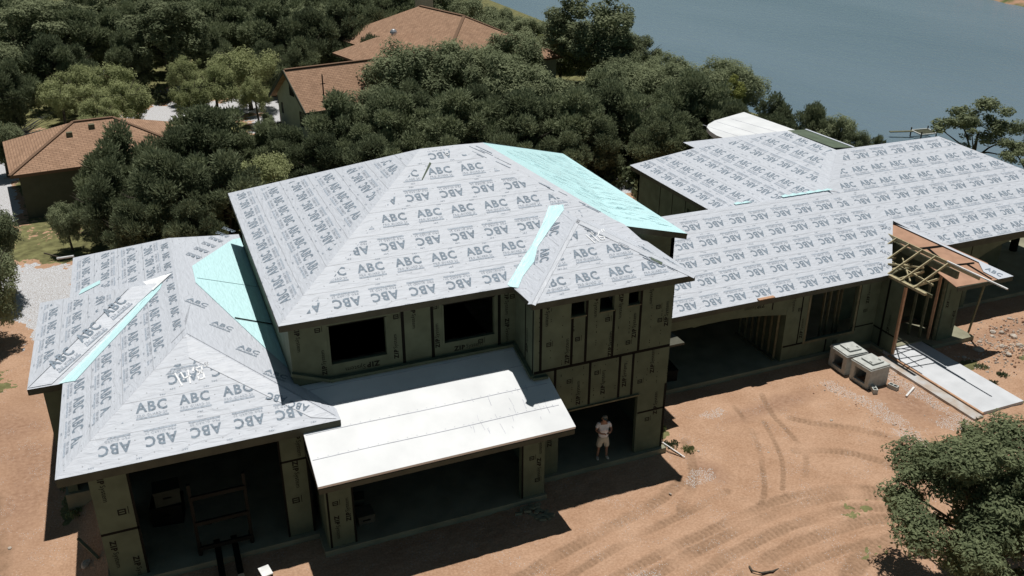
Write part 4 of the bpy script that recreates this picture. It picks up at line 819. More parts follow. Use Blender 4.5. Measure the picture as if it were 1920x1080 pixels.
# ================================================================ NEIGHBOURING HOUSES
def rot2(x, y, a): return x*math.cos(a)-y*math.sin(a), x*math.sin(a)+y*math.cos(a)
def uvface(mb, pts):
    a = Vector(pts[0]); U = (Vector(pts[1])-a); U.z = 0; U.normalize(); n = (Vector(pts[1])-a).cross(Vector(pts[-1])-a).normalized(); V = n.cross(U).normalized()
    mb.poly(pts, [((Vector(q)-a).dot(U), (Vector(q)-a).dot(V)) for q in pts])
def hip(mb, x0, x1, y0, y1, z, pch, over_z=.18, hip_left=True, hip_right=True):
    """hip or gable roof with the ridge along the longer local side"""
    if (x1-x0) >= (y1-y0):
        h = (y1-y0)/2; ym = (y0+y1)/2; zr = z+h*pch; a = x0+h if hip_left else x0; b_ = x1-h if hip_right else x1
        uvface(mb, [(x0, y0, z), (x1, y0, z), (b_, ym, zr), (a, ym, zr)]); uvface(mb, [(x1, y1, z), (x0, y1, z), (a, ym, zr), (b_, ym, zr)])
        if hip_left: uvface(mb, [(x0, y1, z), (x0, y0, z), (a, ym, zr)])
        if hip_right: uvface(mb, [(x1, y0, z), (x1, y1, z), (b_, ym, zr)])
    else:
        h = (x1-x0)/2; xm = (x0+x1)/2; zr = z+h*pch; a = y0+h; b_ = y1-h
        uvface(mb, [(x1, y0, z), (x1, y1, z), (xm, b_, zr), (xm, a, zr)]); uvface(mb, [(x0, y1, z), (x0, y0, z), (xm, a, zr), (xm, b_, zr)])
        uvface(mb, [(x0, y0, z), (x1, y0, z), (xm, a, zr)]); uvface(mb, [(x1, y1, z), (x0, y1, z), (xm, b_, zr)])
    for q in (((x0, y0), (x1, y0)), ((x1, y0), (x1, y1)), ((x1, y1), (x0, y1)), ((x0, y1), (x0, y0))):
        (a0, b0), (a1, b1) = q; mb.poly([(a0, b0, z-over_z), (a1, b1, z-over_z), (a1, b1, z), (a0, b0, z)])
    mb.poly([(x0, y0, z-over_z), (x0, y1, z-over_z), (x1, y1, z-over_z), (x1, y0, z-over_z)])
# small outbuilding at the left
N1 = empty('outbuilding', (-7.85, 56.6, 0), 'small building with a terracotta hip roof and two roof vents, far left among trees', 'outbuilding', 'neighbouring terracotta roofed buildings', R(7.5))
mb = MB(); hip(mb, 0, 10.5, 0, 8.2, 2.5, .42); r_ = mb.build('roof', M['shingle'], N1)
rc = MB(); rc.bar((4.1, 4.1, 4.25), (6.4, 4.1, 4.25), .25, .05); rc.bar((0, 0, 2.53), (4.1, 4.1, 4.25), .22, .04); rc.bar((10.5, 0, 2.53), (6.4, 4.1, 4.25), .22, .04); rc.build('ridge_cap', M['shingle'], r_)
for x, y in ((3.5, 2.7), (4.85, 3.2)): v_ = MB(); v_.box(x, x+.34, y, y+.3, 2.4+y*.42, 2.78+y*.42); bevel(v_.build('roof_vent', M['lumber_dk'], r_), .03)
w1_ = MB(); wall(w1_, 'y', .45, .45, 10, -.6, 2.36, [(6, 8.4, -.4, 1.8)], .15); wall(w1_, 'x', .45, .6, 7.7, -.6, 2.36, [], .15); wall(w1_, 'y', 7.7, .45, 10, -.6, 2.36, [], .15, -1); wall(w1_, 'x', 10, .6, 7.7, -.6, 2.36, [], .15, -1); w1_.build_walls(M['stucco_dk'], N1)
dr = MB(); dr.box(6, 8.4, .55, .6, -.4, 1.8); dr.build('door', M['stucco'], N1)
# garage-like gabled building in the middle
N2 = empty('outbuilding', (10.62, 65.03, 0), 'pale walled building with a steep terracotta gable end and a vent pipe', 'outbuilding', 'neighbouring terracotta roofed buildings', R(12.6))
mb = MB(); x1 = 15; h = 3.55; zr = 5.0; ze = 2.5
uvface(mb, [(0, 0, ze), (x1, 0, ze), (x1, h, zr), (0, h, zr)]); uvface(mb, [(x1, 2*h, ze), (0, 2*h, ze), (0, h, zr), (x1, h, zr)])
uvface(mb, [(0, h, zr-.14), (x1, h, zr-.14), (x1, 0, ze-.14), (0, 0, ze-.14)]); uvface(mb, [(x1, h, zr-.14), (0, h, zr-.14), (0, 2*h, ze-.14), (x1, 2*h, ze-.14)])
r_ = mb.build('roof', M['shingle'], N2)
bb = MB(); bb.bar((-.02, 0, ze-.09), (-.02, h, zr-.09), .06, .24); bb.bar((-.02, 2*h, ze-.09), (-.02, h, zr-.09), .06, .24); bb.bar((0, -.02, ze-.1), (x1, -.02, ze-.1), .05, .2); bb.build('bargeboard', M['fascia'], N2)
rc = MB(); rc.bar((.1, h, zr+.03), (x1, h, zr+.03), .3, .05); rc.build('ridge_cap', M['shingle'], r_)
w2_ = MB(); wall(w2_, 'x', .5, .5, 2*h-.5, -.6, 2.45, [(1.6, 2.5, .9, 2.1), (5.6, 6.1, 1.2, 2.1)], .15); w2_.poly([(.5, .4, 2.45), (.5, 2*h-.4, 2.45), (.5, 2*h-.4, 2.62), (.5, h, 4.8), (.5, .4, 2.62)]); wall(w2_, 'y', .5, .5, x1, -.6, 2.6, [(3, 5, -.5, 1.6)], .15); wall(w2_, 'y', 2*h-.5, .5, x1, -.6, 2.6, [], .15, -1)
wo_ = w2_.build_walls(M['stucco'], N2)
for y0, y1, z0, z1 in ((1.6, 2.5, .9, 2.1), (5.6, 6.1, 1.2, 2.1)): g_ = MB(); g_.box(.56, .6, y0, y1, z0, z1); g_.build('window', M['glass'], N2)
gl_ = MB(); gl_.box(.46, .5, h-.4, h+.4, 3.0, 3.9); gl_.build('gable_vent', M['dark'], N2)
vp = MB(); vp.tube([(1.9, .9, 2.9), (1.9, .9, 4.9)], .05, 8); vp.box(1.7, 2.1, .86, .92, 4.2, 4.25); vp.build('vent_pipe', M['dark'], N2)
# big house far behind
N3 = empty('house', (27.9, 79.2, 0), 'large house with broad terracotta hip roof, dome vent and chimney behind the trees', 'house', None, R(12.6))
mb = MB(); hip(mb, -6.5, 6.5, -6.5, 14.5, 3.25, .5); hip(mb, -13.5, -6.6, -9.5, -2.4, 3.0, .45, hip_right=False)
r_ = mb.build('roof', M['shingle'], N3)
mb = MB(); hip(mb, -10.2, -3.5, 0.5, 6.5, 3.3, .5, hip_right=False); mb.build('roof', M['shingle'], N3)['label'] = 'lower terracotta roof with small gable beside the big hip roof'
rc = MB(); rc.bar((0, 0, 6.53), (0, 8, 6.53), .3, .05); rc.bar((0, 0, 6.52), (-6.4, -6.4, 3.3), .28, .05); rc.bar((0, 0, 6.52), (6.4, -6.4, 3.3), .28, .05); rc.build('ridge_cap', M['shingle'], r_)
dv = MB(); dv.tube([(-4.6, 5, 4.3), (-4.6, 5, 4.75)], .22, 12); dv.tube([(-4.6, 5, 4.75), (-4.6, 5, 4.9), (-4.6, 5, 5.05), (-4.6, 5, 5.12)], [.36, .33, .22, .05], 12); dv.build('roof_vent', M['steel'], N3, smooth=True)
ch = MB(); ch.box(1.0, 2.4, 9.6, 10.8, 4.5, 8.3); ch.box(.9, 2.5, 9.5, 10.9, 8.3, 8.5); ch.build('chimney', M['stucco'], N3)
w3_ = MB(); wall(w3_, 'y', -6, -6, 6, -.6, 3.1, [(-3, -1, .8, 2.2), (1, 3, .8, 2.2)], .15); wall(w3_, 'x', -6, -5.85, 14, -.6, 3.1, [(2, 4, .8, 2.2)], .15); wall(w3_, 'x', 6, -5.85, 14, -.6, 3.1, [], .15, -1); wall(w3_, 'y', 14, -6, 6, -.6, 3.1, [], .15, -1)
wall(w3_, 'y', -9, -13, -6.8, -.6, 2.9, [], .15); wall(w3_, 'x', -13, -8.85, -2.8, -.6, 2.9, [], .15); w3_.build_walls(M['stucco'], N3)
# pale building glimpsed at the very top edge
N4 = empty('house', (10.0, 138, 0), 'pale building with dark window openings at the very top edge', 'house', None, R(8))
w4 = MB(); wall(w4, 'y', 0, 0, 16, -.5, 4, [(2, 3.6, .5, 3.2), (5.4, 7, .5, 3.2), (9, 12, .5, 3.2)], .2); wall(w4, 'x', 0, .2, 8, -.5, 4, [], .2); wall(w4, 'x', 16, .2, 8, -.5, 4, [], .2, -1); w4.build_walls(M['stucco'], N4)
gl4 = MB(); [gl4.box(a, b_, .12, .16, .5, 3.2) for a, b_ in ((2, 3.6), (5.4, 7), (9, 12))]; gl4.build('window', M['glass'], N4)
mb = MB(); hip(mb, -.6, 16.6, -.6, 8.6, 4, .4); mb.build('roof', M['shingle'], N4)

# ================================================================ TREES
def make_crown(kind, seed, n, leaf, blobs, spread, vert=.8, brad=(.28, .45), elong=1.4, updir=.3, low=-.5, fill=.35):
    r = np.random.default_rng(seed); C = []
    while len(C) < blobs:
        d = r.normal(size=3); d /= np.linalg.norm(d); rr = r.random()**.4*spread; c = d*rr*np.array([1, 1, vert])
        if c[2] < low*vert: continue
        C.append(c)
    C = np.array(C); br = r.uniform(brad[0], brad[1], blobs); w_ = br**2; w_ /= w_.sum(); k = r.choice(blobs, n, p=w_)
    d = r.normal(size=(n, 3)); d /= np.linalg.norm(d, axis=1)[:, None]
    # lumpy clump radius
    rad = br[k]*(1-fill*r.random(n)**1.5+.5*np.maximum(0, r.random(n)-.72))*(1+.22*np.sin(d[:, 0]*5+k)*np.cos(d[:, 1]*6+k*2))
    P = C[k]+d*rad[:, None]*np.array([1, 1, .85])
    nrm = d+r.normal(size=(n, 3))*.55+np.array([0, 0, updir]); nrm /= np.linalg.norm(nrm, axis=1)[:, None]
    t = np.cross(nrm, r.normal(size=(n, 3))); 
    if elong > 1.9: t = d+np.array([0, 0, .6])+r.normal(size=(n, 3))*.35
    t /= np.linalg.norm(t, axis=1)[:, None]; b_ = np.cross(nrm, t); b_ /= np.linalg.norm(b_, axis=1)[:, None]+1e-9
    sz = leaf*r.uniform(.6, 1.3, n)[:, None]; t = t*sz*elong; b_ = b_*sz
    V = np.stack([P-t, P-b_*.6+t*.1, P+t, P+b_*.6+t*.1], 1).reshape(-1, 3)
    tone = np.repeat(np.clip(r.random(n)*.6+r.random(blobs)[k]*.4, 0, 1), 4)
    me = bpy.data.meshes.new('crown'); me.vertices.add(len(V)); me.vertices.foreach_set('co', V.ravel().astype(np.float32))
    me.loops.add(n*4); me.loops.foreach_set('vertex_index', np.arange(n*4, dtype=np.int32)); me.polygons.add(n)
    me.polygons.foreach_set('loop_start', np.arange(0, n*4, 4, dtype=np.int32)); me.polygons.foreach_set('loop_total', np.full(n, 4, np.int32)); me.update(calc_edges=True)
    a = me.attributes.new('tone', 'FLOAT', 'POINT'); a.data.foreach_set('value', tone.astype(np.float32))
    me.materials.append(M['l_'+kind]); return me, C
def make_trunk(C, seed, limbs, hgt_=1.0, rad=.07):
    """unit trunk: ground at z=-hgt_, crown centre at 0"""
    r = random.Random(seed); mb = MB(); j = (r.uniform(-.08, .08), r.uniform(-.08, .08))
    mb.tube([(0, 0, -hgt_), (j[0]*.5, j[1]*.5, -hgt_*.75), (j[0], j[1], -hgt_*.45), (j[0]*1.5, j[1]*1.5, 0)], [rad*1.25, rad, rad*.85, rad*.45], 9)
    idx = sorted(range(len(C)), key=lambda i: -np.linalg.norm(C[i][:2]))[:limbs*2:2]
    for i in idx:
        c = C[i]; s_ = (j[0]*.8, j[1]*.8, -hgt_*r.uniform(.35, .6)); m_ = ((s_[0]+c[0])*.45, (s_[1]+c[1])*.45, (s_[2]+c[2])*.5+.05)
        mb.tube([s_, m_, tuple(c), (c[0]*1.2, c[1]*1.2, c[2]+.12)], [rad*.55, rad*.38, rad*.18, rad*.05], 6)
    return mb
KN = {  # kind: crown material, n, leaf, blobs, spread, vert, brad, elong, up, low, fill
 'juniper': ('juniper', 32000, .022, 85, .80, .95, (.08, .27), 2.1, 1.0, -.9, .6),
 'live': ('live', 28000, .022, 70, .78, .9, (.11, .33), 1.5, .9, -.9, .5),
 'pecan': ('pecan', 20000, .026, 60, .86, .9, (.08, .25), 1.3, .7, -.9, .5),
 'mesquite': ('mesquite', 20000, .019, 36, .84, .8, (.12, .30), 1.8, .8, -.8, .85),
 'willow': ('willow', 9000, .032, 22, .8, .9, (.16, .28), 1.6, .4, -.7, .7),
 'live_thin': ('live', 9500, .03, 34, .88, .85, (.12, .27), 1.3, .2, -.7, .7)}
PROTO = {}
for kd, a in KN.items():
    PROTO[kd] = []
    for v in range(2 if kd in ('juniper', 'live', 'mesquite', 'pecan') else 1):
        cme, C = make_crown(a[0], 100+hash(kd) % 1+v*7+len(kd), *a[1:]); PROTO[kd].append((cme, C))
TRUNK = {}
TREES = [
 (-7.9,41.6,3.4,1.6,'live','dense oak at the left edge over the grey gravel',0),
 (-7.9,45.6,3.4,1.7,'live','oak cut by the left edge just below the outbuilding wall',0),
 (3.2,58.6,3.2,2.9,'juniper','dark juniper between the left outbuilding and the steep gabled one',0),
 (-2.5,50.0,3.0,2.1,'juniper','juniper overlapping the right end of the left terracotta roof',0),
 (0.3,49.5,3.2,2.8,'juniper','broad juniper straight above the peak of the garage roof',0),
 (3.2,48.5,3,2.4,'juniper','juniper touching the back left corner of the upper roof',0),
 (5.6,52.4,2.6,2.0,'mesquite','pale feathery tree squeezed between two dark junipers behind the upper roof corner',0),
 (-4.9,50.7,2,1.0,'live','small round tree on the grass under the left outbuilding',0),
 (-1.5,46.6,2.5,1.6,'juniper','low juniper behind the far left end of the garage roof',0),
 (1.2,44.7,2.5,1.6,'juniper','low juniper right behind the garage ridge',0),
 (9.2,54.3,2.5,2.0,'juniper','small juniper under the pale gable wall',0),
 (11.7,58.0,3.2,2.8,'juniper','first dark juniper right of the gable wall',0),
 (15.1,55.8,3.4,2.95,'juniper','dark juniper behind the left end of the upper ridge',0),
 (18.6,54.4,3.4,2.95,'juniper','dark juniper behind the middle of the upper ridge',0),
 (22.2,53.0,3.4,2.95,'juniper','dark juniper behind the aqua roof side',0),
 (25.9,52.2,3.4,2.8,'juniper','dark juniper in the gap right of the aqua roof side',0),
 (30.1,53.8,3.6,2.75,'juniper','tall juniper left of the rounded white roof',0),
 (30.4,48.8,3.2,2.0,'juniper','low juniper tight against the rounded end of the white roof',0),
 (19.2,67.2,4.4,3.9,'live','large olive oak before the big terracotta hip roof',0),
 (22.9,67.9,4.6,3.3,'live','olive oak with its top against the right part of the big terracotta roof',0),
 (24.9,63.8,4.4,3.2,'live','olive oak in front of the lower right corner of the big terracotta roof',0),
 (27.2,60.9,4.0,2.6,'live','smaller olive oak right of the oak group below the big terracotta roof',0),
 (14.6,60.5,4,2.2,'live','oak hiding the right end of the steep terracotta gable roof',0),
 (37.0,72.2,5.5,4.9,'pecan','tallest light leaved tree standing before the lake',0),
 (41.0,70.5,4,2.3,'pecan','side crown leaning out over the lake from the tallest tree',0),
 (33.2,60.5,4,2.3,'live','oak filling in under the tallest light leaved tree',0),
 (35.9,52.9,3.8,3.1,'juniper','wide dark juniper just above the white flat roof',0),
 (42.1,57.3,3.8,1.7,'willow','bright yellow green tree at the water behind the junipers',0),
 (36.0,48.8,3.3,1.9,'juniper','juniper directly behind the tip of the white flat roof',0),
 (40.0,49.7,3.2,1.8,'juniper','juniper right of the white flat roof at the shore',0),
 (41.7,47.6,3.2,1.6,'juniper','second juniper right of the white flat roof at the shore',0),
 (42.7,46.4,3,1.5,'live','lighter oak in the shoreline row above the bare green roof strip',0),
 (43.2,44.9,2.4,1.2,'live','small bush like oak low behind the wing ridge',0),
 (45.5,45.3,1.7,.8,'juniper','last tiny juniper of the shoreline row before open water',0),
 (50.2,41.6,3.0,2.7,'live_thin','thin see through oak at the right edge with the lake behind',0),
 (51.3,38.3,2.2,2.3,'live_thin','sparse lower tree beside the see through oak at the right edge',0),
 (-8.9,94.4,5,4.1,'pecan','big light leaved tree in the top left corner',0),
 (-4.2,105.1,5,3.5,'pecan','light leaved tree along the top edge, second from the left',0),
 (-6.1,85.3,4,2.9,'juniper','dark juniper below the big tree of the top left corner',0),
 (-9.3,77.9,3.5,2.3,'juniper','juniper at the left edge above the bare grey twigs',0),
 (2.7,89.8,5,4.3,'pecan','big dark crowned tree with pale leaf tips between two feathery trees',0),
 (-0.8,88.5,4,2.2,'juniper','juniper tucked left of the big dark crowned tree',0),
 (-6.1,77.5,3,1.8,'mesquite','leftmost of the pale feathery trees',0),
 (-2.4,77.7,3.2,2.5,'mesquite','widest pale feathery tree above the left terracotta roof',0),
 (-1.6,74.5,3,1.9,'mesquite','pale feathery tree right of the widest one',0),
 (-3.4,71.8,2.5,1.6,'mesquite','low pale feathery tree just behind the left terracotta roof',0),
 (8.4,79.4,3.8,2.8,'mesquite','tall pale feathery tree left of the steep gable roof',0),
 (5.4,76.7,3.2,2.1,'mesquite','pale feathery tree leaning left from the tall one by the gable roof',0),
 (3.2,74.4,3,1.5,'mesquite','small pale feathery tree over the upper end of the gravel drive',0),
 (8.3,73.9,3,1.4,'mesquite','open pale tree with bare limbs next to the gable wall',0),
 (9.4,99.5,4.5,3.8,'juniper','dark tree at the top edge beside the pale far building',0),
 (12.4,91.0,4.5,3.6,'juniper','dark juniper behind the tall pale feathery tree',0),
 (15.7,88.0,4.5,3.0,'juniper','dark juniper at the left foot of the big terracotta roof',0),
 (13.2,81.8,3.5,2.0,'juniper','dark juniper right above the steep gable ridge',0),
 (10.8,84.1,3.5,1.9,'juniper','dark juniper peeking behind the gable end',0),
 (6.8,90.0,3.5,2.0,'juniper','dark juniper between the big dark crowned tree and the feathery one',0),
 (22.0,98.6,4.5,3.4,'juniper','dark juniper left behind the peak of the big terracotta roof',0),
 (28.6,107,4.5,3.4,'juniper','dark juniper beyond the chimney',0),
 (34.2,93.8,4.5,3.3,'live','oak behind the right slope of the big terracotta roof',0),
 (38.0,94.0,3.6,2.3,'live','oak at the water right of the big terracotta roof',0),
 (37.0,82.9,3.4,1.6,'willow','yellow green tree between two oaks at the water',0),
 (34.5,107,4.5,3.1,'pecan','light leaved tree on the top edge right of the chimney',0),
 (7.8,112,4.5,3.2,'juniper','dark tree at the top edge above the feathery trees',0),
 (0.2,104,4,2.6,'juniper','dark tree at the top edge left of the small grass clearing',0),
 (17,110,4.5,4,'juniper','dark tree at the top edge left of the terracotta peak',0),
 (-12,101,5,3.6,'juniper','tree cut by the left edge at the very top',0),
 (15.5,100,4.5,3.8,'juniper','dark tree between the far pale building and the terracotta peak',0),
 (32,60,3,2.2,'juniper','shadowed juniper under the tallest light leaved tree',0),
 (28,57,3,2.4,'juniper','juniper filling the dark centre of the tree belt',0),
 (17.5,61.5,3,2.4,'juniper','juniper below the large olive oak',0),
 (22.5,59.8,3,2.4,'juniper','juniper below the middle olive oak',0),
 (3.8,83,3,1.8,'mesquite','small pale tree at the far end of the gravel drive',0),
 (-11.5,88,4,2.6,'live','oak at the left edge below the top corner tree',0),
 (-1.9,53.9,3.7,2.4,'juniper','juniper hiding the right end of the left terracotta roof',0),
 (0.9,56.4,3.0,2.0,'juniper','small juniper squeezed in right of the left terracotta roof',0),
 (29.3,72.0,4.2,3.3,'live','oak covering the right corner of the big terracotta roof',0),
 (-5.0,81.5,3.2,2.2,'mesquite','pale feathery tree behind the leftmost one',0),
 (-9.3,66.5,2.6,1.6,'live','oak at the left edge behind the left terracotta roof',0),
 (20.2,82,3.6,1.9,'juniper','juniper in the notch of the big terracotta roof',0)]
FILL = [(-13, 112), (-9, 118), (-5, 114), (-1, 120), (3.5, 97), (4.5, 119), (9.5, 121), (13, 106), (14.5, 117), (18, 122), (20, 108), (24, 112), (-7, 110), (11, 104), (6.5, 101), (3, 127), (-12, 125), (-4, 130), (19, 92), (21.5, 103), (25.5, 120), (30, 116), (-10, 107), (12, 98), (16.5, 95), (22.5, 92), (-13, 83), (-11, 95), (-14, 90), (-5, 96), (-2, 96)]
for q in FILL: TREES.append((q[0]+random.uniform(-.6, .6), q[1]+random.uniform(-.6, .6), 4.2, random.uniform(2.6, 3.6), random.choice(('juniper', 'juniper', 'live')), 'dark tree merged into the wood along the top of the picture', 1))
FILL2 = [(38, 67), (41.5, 66), (36.5, 63.5), (39.5, 62), (44.5, 62.5), (40, 77.5), (37.5, 79), (41, 84.5), (44.5, 81.5), (38, 88.5), (42, 90), (43.5, 59), (35, 90), (31.5, 94), (13, 52.5), (16.8, 51.5), (20.5, 50.5), (24, 49.5), (27, 51), (12.5, 55), (20, 56.5), (23.6, 56), (28.3, 53.2), (33, 50.5), (33.5, 55.5), (37.8, 51.5), (38.5, 47.8), (30.5, 57), (26, 57), (35.5, 57), (8.2, 56.5), (6.5, 58.5)]
for q in FILL2: TREES.append((*q, 2.2, random.uniform(1.7, 2.3), 'juniper', 'low dark juniper filling the shaded belt between the taller trees', 1))
TREES = [(q[0], q[1], 3.0, 2.6, 'live', q[5], 1) if q[5].startswith('low dark') and q[1] > 58.5 else q for q in TREES]
TREES = [(*q[:5], 'bushy oak filling the lake bank around the tallest tree' if q[5].startswith('low dark') and q[4] == 'live' else q[5], q[6]) for q in TREES]
gcount = {'juniper': 'dark junipers around the houses', 'live': 'olive green oaks', 'pecan': 'light leaved broad trees', 'mesquite': 'pale feathery trees', 'willow': 'yellow green trees at the water', 'live_thin': 'thin crowned trees'}
for i, (x, y, zc, Rr, kd, lab, _) in enumerate(TREES):
    cme, C = PROTO[kd][i % len(PROTO[kd])]; gz = float(hgt(x, y)); Rr = Rr*(1.04 if kd == 'mesquite' else 1); hh = (zc-gz)/Rr
    nm = {'juniper': 'juniper_tree', 'live': 'oak_tree', 'pecan': 'broadleaf_tree', 'mesquite': 'mesquite_tree', 'willow': 'shore_tree', 'live_thin': 'oak_tree'}[kd]
    t = empty(nm, (x, y, gz), lab, 'tree', gcount[kd] if not _ else ('bushy oaks of the lake bank' if 'bank' in lab else 'low junipers of the shaded belt' if 'low' in lab else 'wood along the top of the picture'), random.uniform(0, 6.28))
    c = bpy.data.objects.new('crown', cme); COL.objects.link(c); c.parent = t; top = zc-gz+Rr*.9; low_ = .1 if kd in ('juniper', 'mesquite', 'live') else top*.22
    if kd == 'live_thin': low_ = top*.3
    if x < -6 and y < 47: low_ = top*.08
    c.location = (0, 0, (top+low_)/2); c.scale = (Rr*random.uniform(1.0, 1.15), Rr*random.uniform(1.0, 1.15), (top-low_)/2/1.0)
    tk = make_trunk(C, i, 5, hh, .055).build('trunk', M['bark'], t, (0, 0, zc-gz), True); tk.scale = (Rr, Rr, Rr)
# foreground oak, bottom right
oz = -.2; t = empty('oak_tree', (19.75, 12.85, oz), 'near leafy oak filling the bottom right corner', 'tree')
cme, C = make_crown('oak', 77, 95000, .0155, 110, .93, .8, (.07, .25), 1.6, .7, -.55, .65)
c = bpy.data.objects.new('crown', cme); COL.objects.link(c); c.parent = t; c.location = (0, 0, 3.1); c.scale = (3.15, 3.0, 2.5)
make_trunk(C, 5, 9, 3.1/2.7, .05).build('trunk', M['bark'], t, (0, 0, 3.1), True).scale = (2.7, 2.7, 2.7)
# shrubs by the gable wall, spiky plant, bare twigs
SHR = [(8.85, 70.35, 1.07, 'live', 'dark shrub at the left corner of the gable wall'), (9.83, 67.76, .8, 'live', 'shrub in front of the gable wall'), (10.57, 69.2, .66, 'mesquite', 'pale grey green shrub against the gable wall'), (9.08, 74.6, .61, 'live', 'small shrub beyond the gable wall corner'), (8.86, 65.45, .7, 'live', 'shrub nearest to us below the gable wall')]
for x, y, Rr, kd, lab in SHR:
    t = empty('shrub', (x, y, float(hgt(x, y))), lab, 'shrub', 'shrubs by the gable wall'); cme = PROTO[kd][0][0]; c = bpy.data.objects.new('foliage', cme); COL.objects.link(c); c.parent = t; c.location = (0, 0, Rr*.6); c.scale = (Rr, Rr, Rr)
    sm = MB(); [sm.tube([(0, 0, 0), (random.uniform(-.3, .3)*Rr, random.uniform(-.3, .3)*Rr, Rr*.8)], [.04, .015], 5) for _ in range(4)]; sm.build('stem', M['bark'], t)
t = empty('yucca', (18.9, 87.5, float(hgt(18.9, 87.5))), 'spiky pale green plant beside the big terracotta roof', 'plant')
mb = MB()
for k in range(150):
    a = random.uniform(0, 6.28); e = random.uniform(-.2, 1.4); d = Vector((math.cos(a)*math.cos(e), math.sin(a)*math.cos(e), math.sin(e))); s_ = Vector((-math.sin(a), math.cos(a), 0)); L_ = random.uniform(1.3, 2.0); b0 = Vector((0, 0, 2.2)); mb.poly([b0-s_*.05, b0+d*L_*.5-s_*.09, b0+d*L_, b0+d*L_*.5+s_*.09])
me_ = mb.build('leaf_rosette', M['l_live'], t); tk = MB(); tk.tube([(0, 0, 0), (0, 0, 2.3)], .16, 8); tk.build('trunk', M['bark'], t)
t = empty('bare_shrub', (-10.2, 76.5, -.4), 'leafless tangle of grey twigs at the left edge', 'shrub'); mb = MB()
for k in range(90):
    a = random.uniform(0, 6.28); p0 = Vector((0, 0, 0)); d = Vector((math.cos(a)*1.4, math.sin(a), random.uniform(.25, .9))); pts_ = [p0]
    for s_ in range(4): d = (d+Vector((random.uniform(-.5, .5), random.uniform(-.5, .5), random.uniform(-.3, .2)))); pts_.append(pts_[-1]+d*.55)
    mb.tube(pts_, [.05, .04, .03, .02, .01], 4)
mb.build('twigs', M['grey_twig'], t)
# undergrowth below the tree belt: nobody could count it
n = 70000; r_ = np.random.default_rng(9); P_ = []
regs = [(-3, 12, 45, 60, .22), (10, 34, 46.5, 60, .35), (33, 45, 44, 56, .2), (-14, 26, 84, 130, .23)]
for x0, x1, y0, y1, w_ in regs:
    k = int(n*w_); P_.append(np.stack([r_.uniform(x0, x1, k), r_.uniform(y0, y1, k)], 1))
P_ = np.concatenate(P_); keep = vnoise(P_[:, 0], P_[:, 1], 2.2, 61) > .38; P_ = P_[keep]; k = len(P_)
zz = hgt(P_[:, 0], P_[:, 1])+r_.random(k)**1.6*.9; c0 = np.stack([P_[:, 0], P_[:, 1], zz], 1); t_ = r_.normal(size=(k, 3)); t_ /= np.linalg.norm(t_, axis=1)[:, None]; b_ = np.cross(t_, r_.normal(size=(k, 3))); b_ /= np.linalg.norm(b_, axis=1)[:, None]
sz = r_.uniform(.06, .16, k)[:, None]; V_ = np.stack([c0-t_*sz*1.6, c0-b_*sz, c0+t_*sz*1.6, c0+b_*sz], 1).reshape(-1, 3)
me_ = bpy.data.meshes.new('undergrowth'); me_.vertices.add(len(V_)); me_.vertices.foreach_set('co', V_.ravel().astype(np.float32)); me_.loops.add(k*4); me_.loops.foreach_set('vertex_index', np.arange(k*4, dtype=np.int32)); me_.polygons.add(k); me_.polygons.foreach_set('loop_start', np.arange(0, k*4, 4, dtype=np.int32)); me_.polygons.foreach_set('loop_total', np.full(k, 4, np.int32)); me_.update(calc_edges=True); me_.materials.append(M['l_live'])
o = bpy.data.objects.new('undergrowth', me_); COL.objects.link(o); o['kind'] = 'stuff'
# low weeds
def weed(x, y, Rr, lab, grp='weeds in the bare earth'):
    gz = float(hgt(x, y)); mb = MB()
    for k in range(int(90+120*Rr)):
        a = random.uniform(0, 6.28); q = Vector((math.cos(a), math.sin(a), 0))*Rr*random.random()**.7; s_ = Vector((-math.sin(a+1), math.cos(a+1), 0)); L_ = random.uniform(.08, .2)*(.6+Rr*.6); top = q+Vector((random.uniform(-.08, .08), random.uniform(-.08, .08), L_)); mb.poly([q-s_*.02, (q+top)/2-s_*.03, top, (q+top)/2+s_*.03])
    o = mb.build('weed', M['l_mesquite'] if random.random() < .4 else M['l_live'], None, (x, y, gz)); tag(o, lab, 'weed', grp)
for x, y, Rr, lab in ((-4.3, 27.6, .32, 'weed tuft at the near end of the green strip left of the garage'), (-4.4, 28.4, .38, 'second weed tuft along the left garage wall'), (-4.5, 29.3, .36, 'middle weed tuft of the strip left of the garage'), (-4.7, 30.3, .3, 'weed tuft at the far end of the strip left of the garage'), (-4.25, 28.9, .3, 'bushier weed touching the garage wall shadow'),
    (15.5, 22.6, .28, 'weed at the right foot of the tower'), (15.9, 22.1, .22, 'flat weed just right of the tower foot'), (15.7, 23.6, .16, 'tiny weed beside the shadow of the tower'),
    (30.3, 22.5, .25, 'dark weed between the walkway and the rock heap'), (30.6, 21.7, .22, 'small weed at the near side of the rock heap'), (31.2, 20.4, .5, 'wide weed patch right of the walkway'), (33.4, 22.0, .6, 'green patch behind the rock heap'), (34.4, 22.8, .45, 'weed patch at the right edge by the rocks'), (29.7, 21.4, .2, 'weed sprouting at the walkway edge'), (32.6, 21.0, .45, 'weed clump in front of the right hand rocks')): weed(x, y, Rr, lab)

# ================================================================ THINGS AROUND THE SITE
def chamfer_box(mb, x0, x1, y0, y1, z0, z1): mb.box(x0, x1, y0, y1, z0, z1)
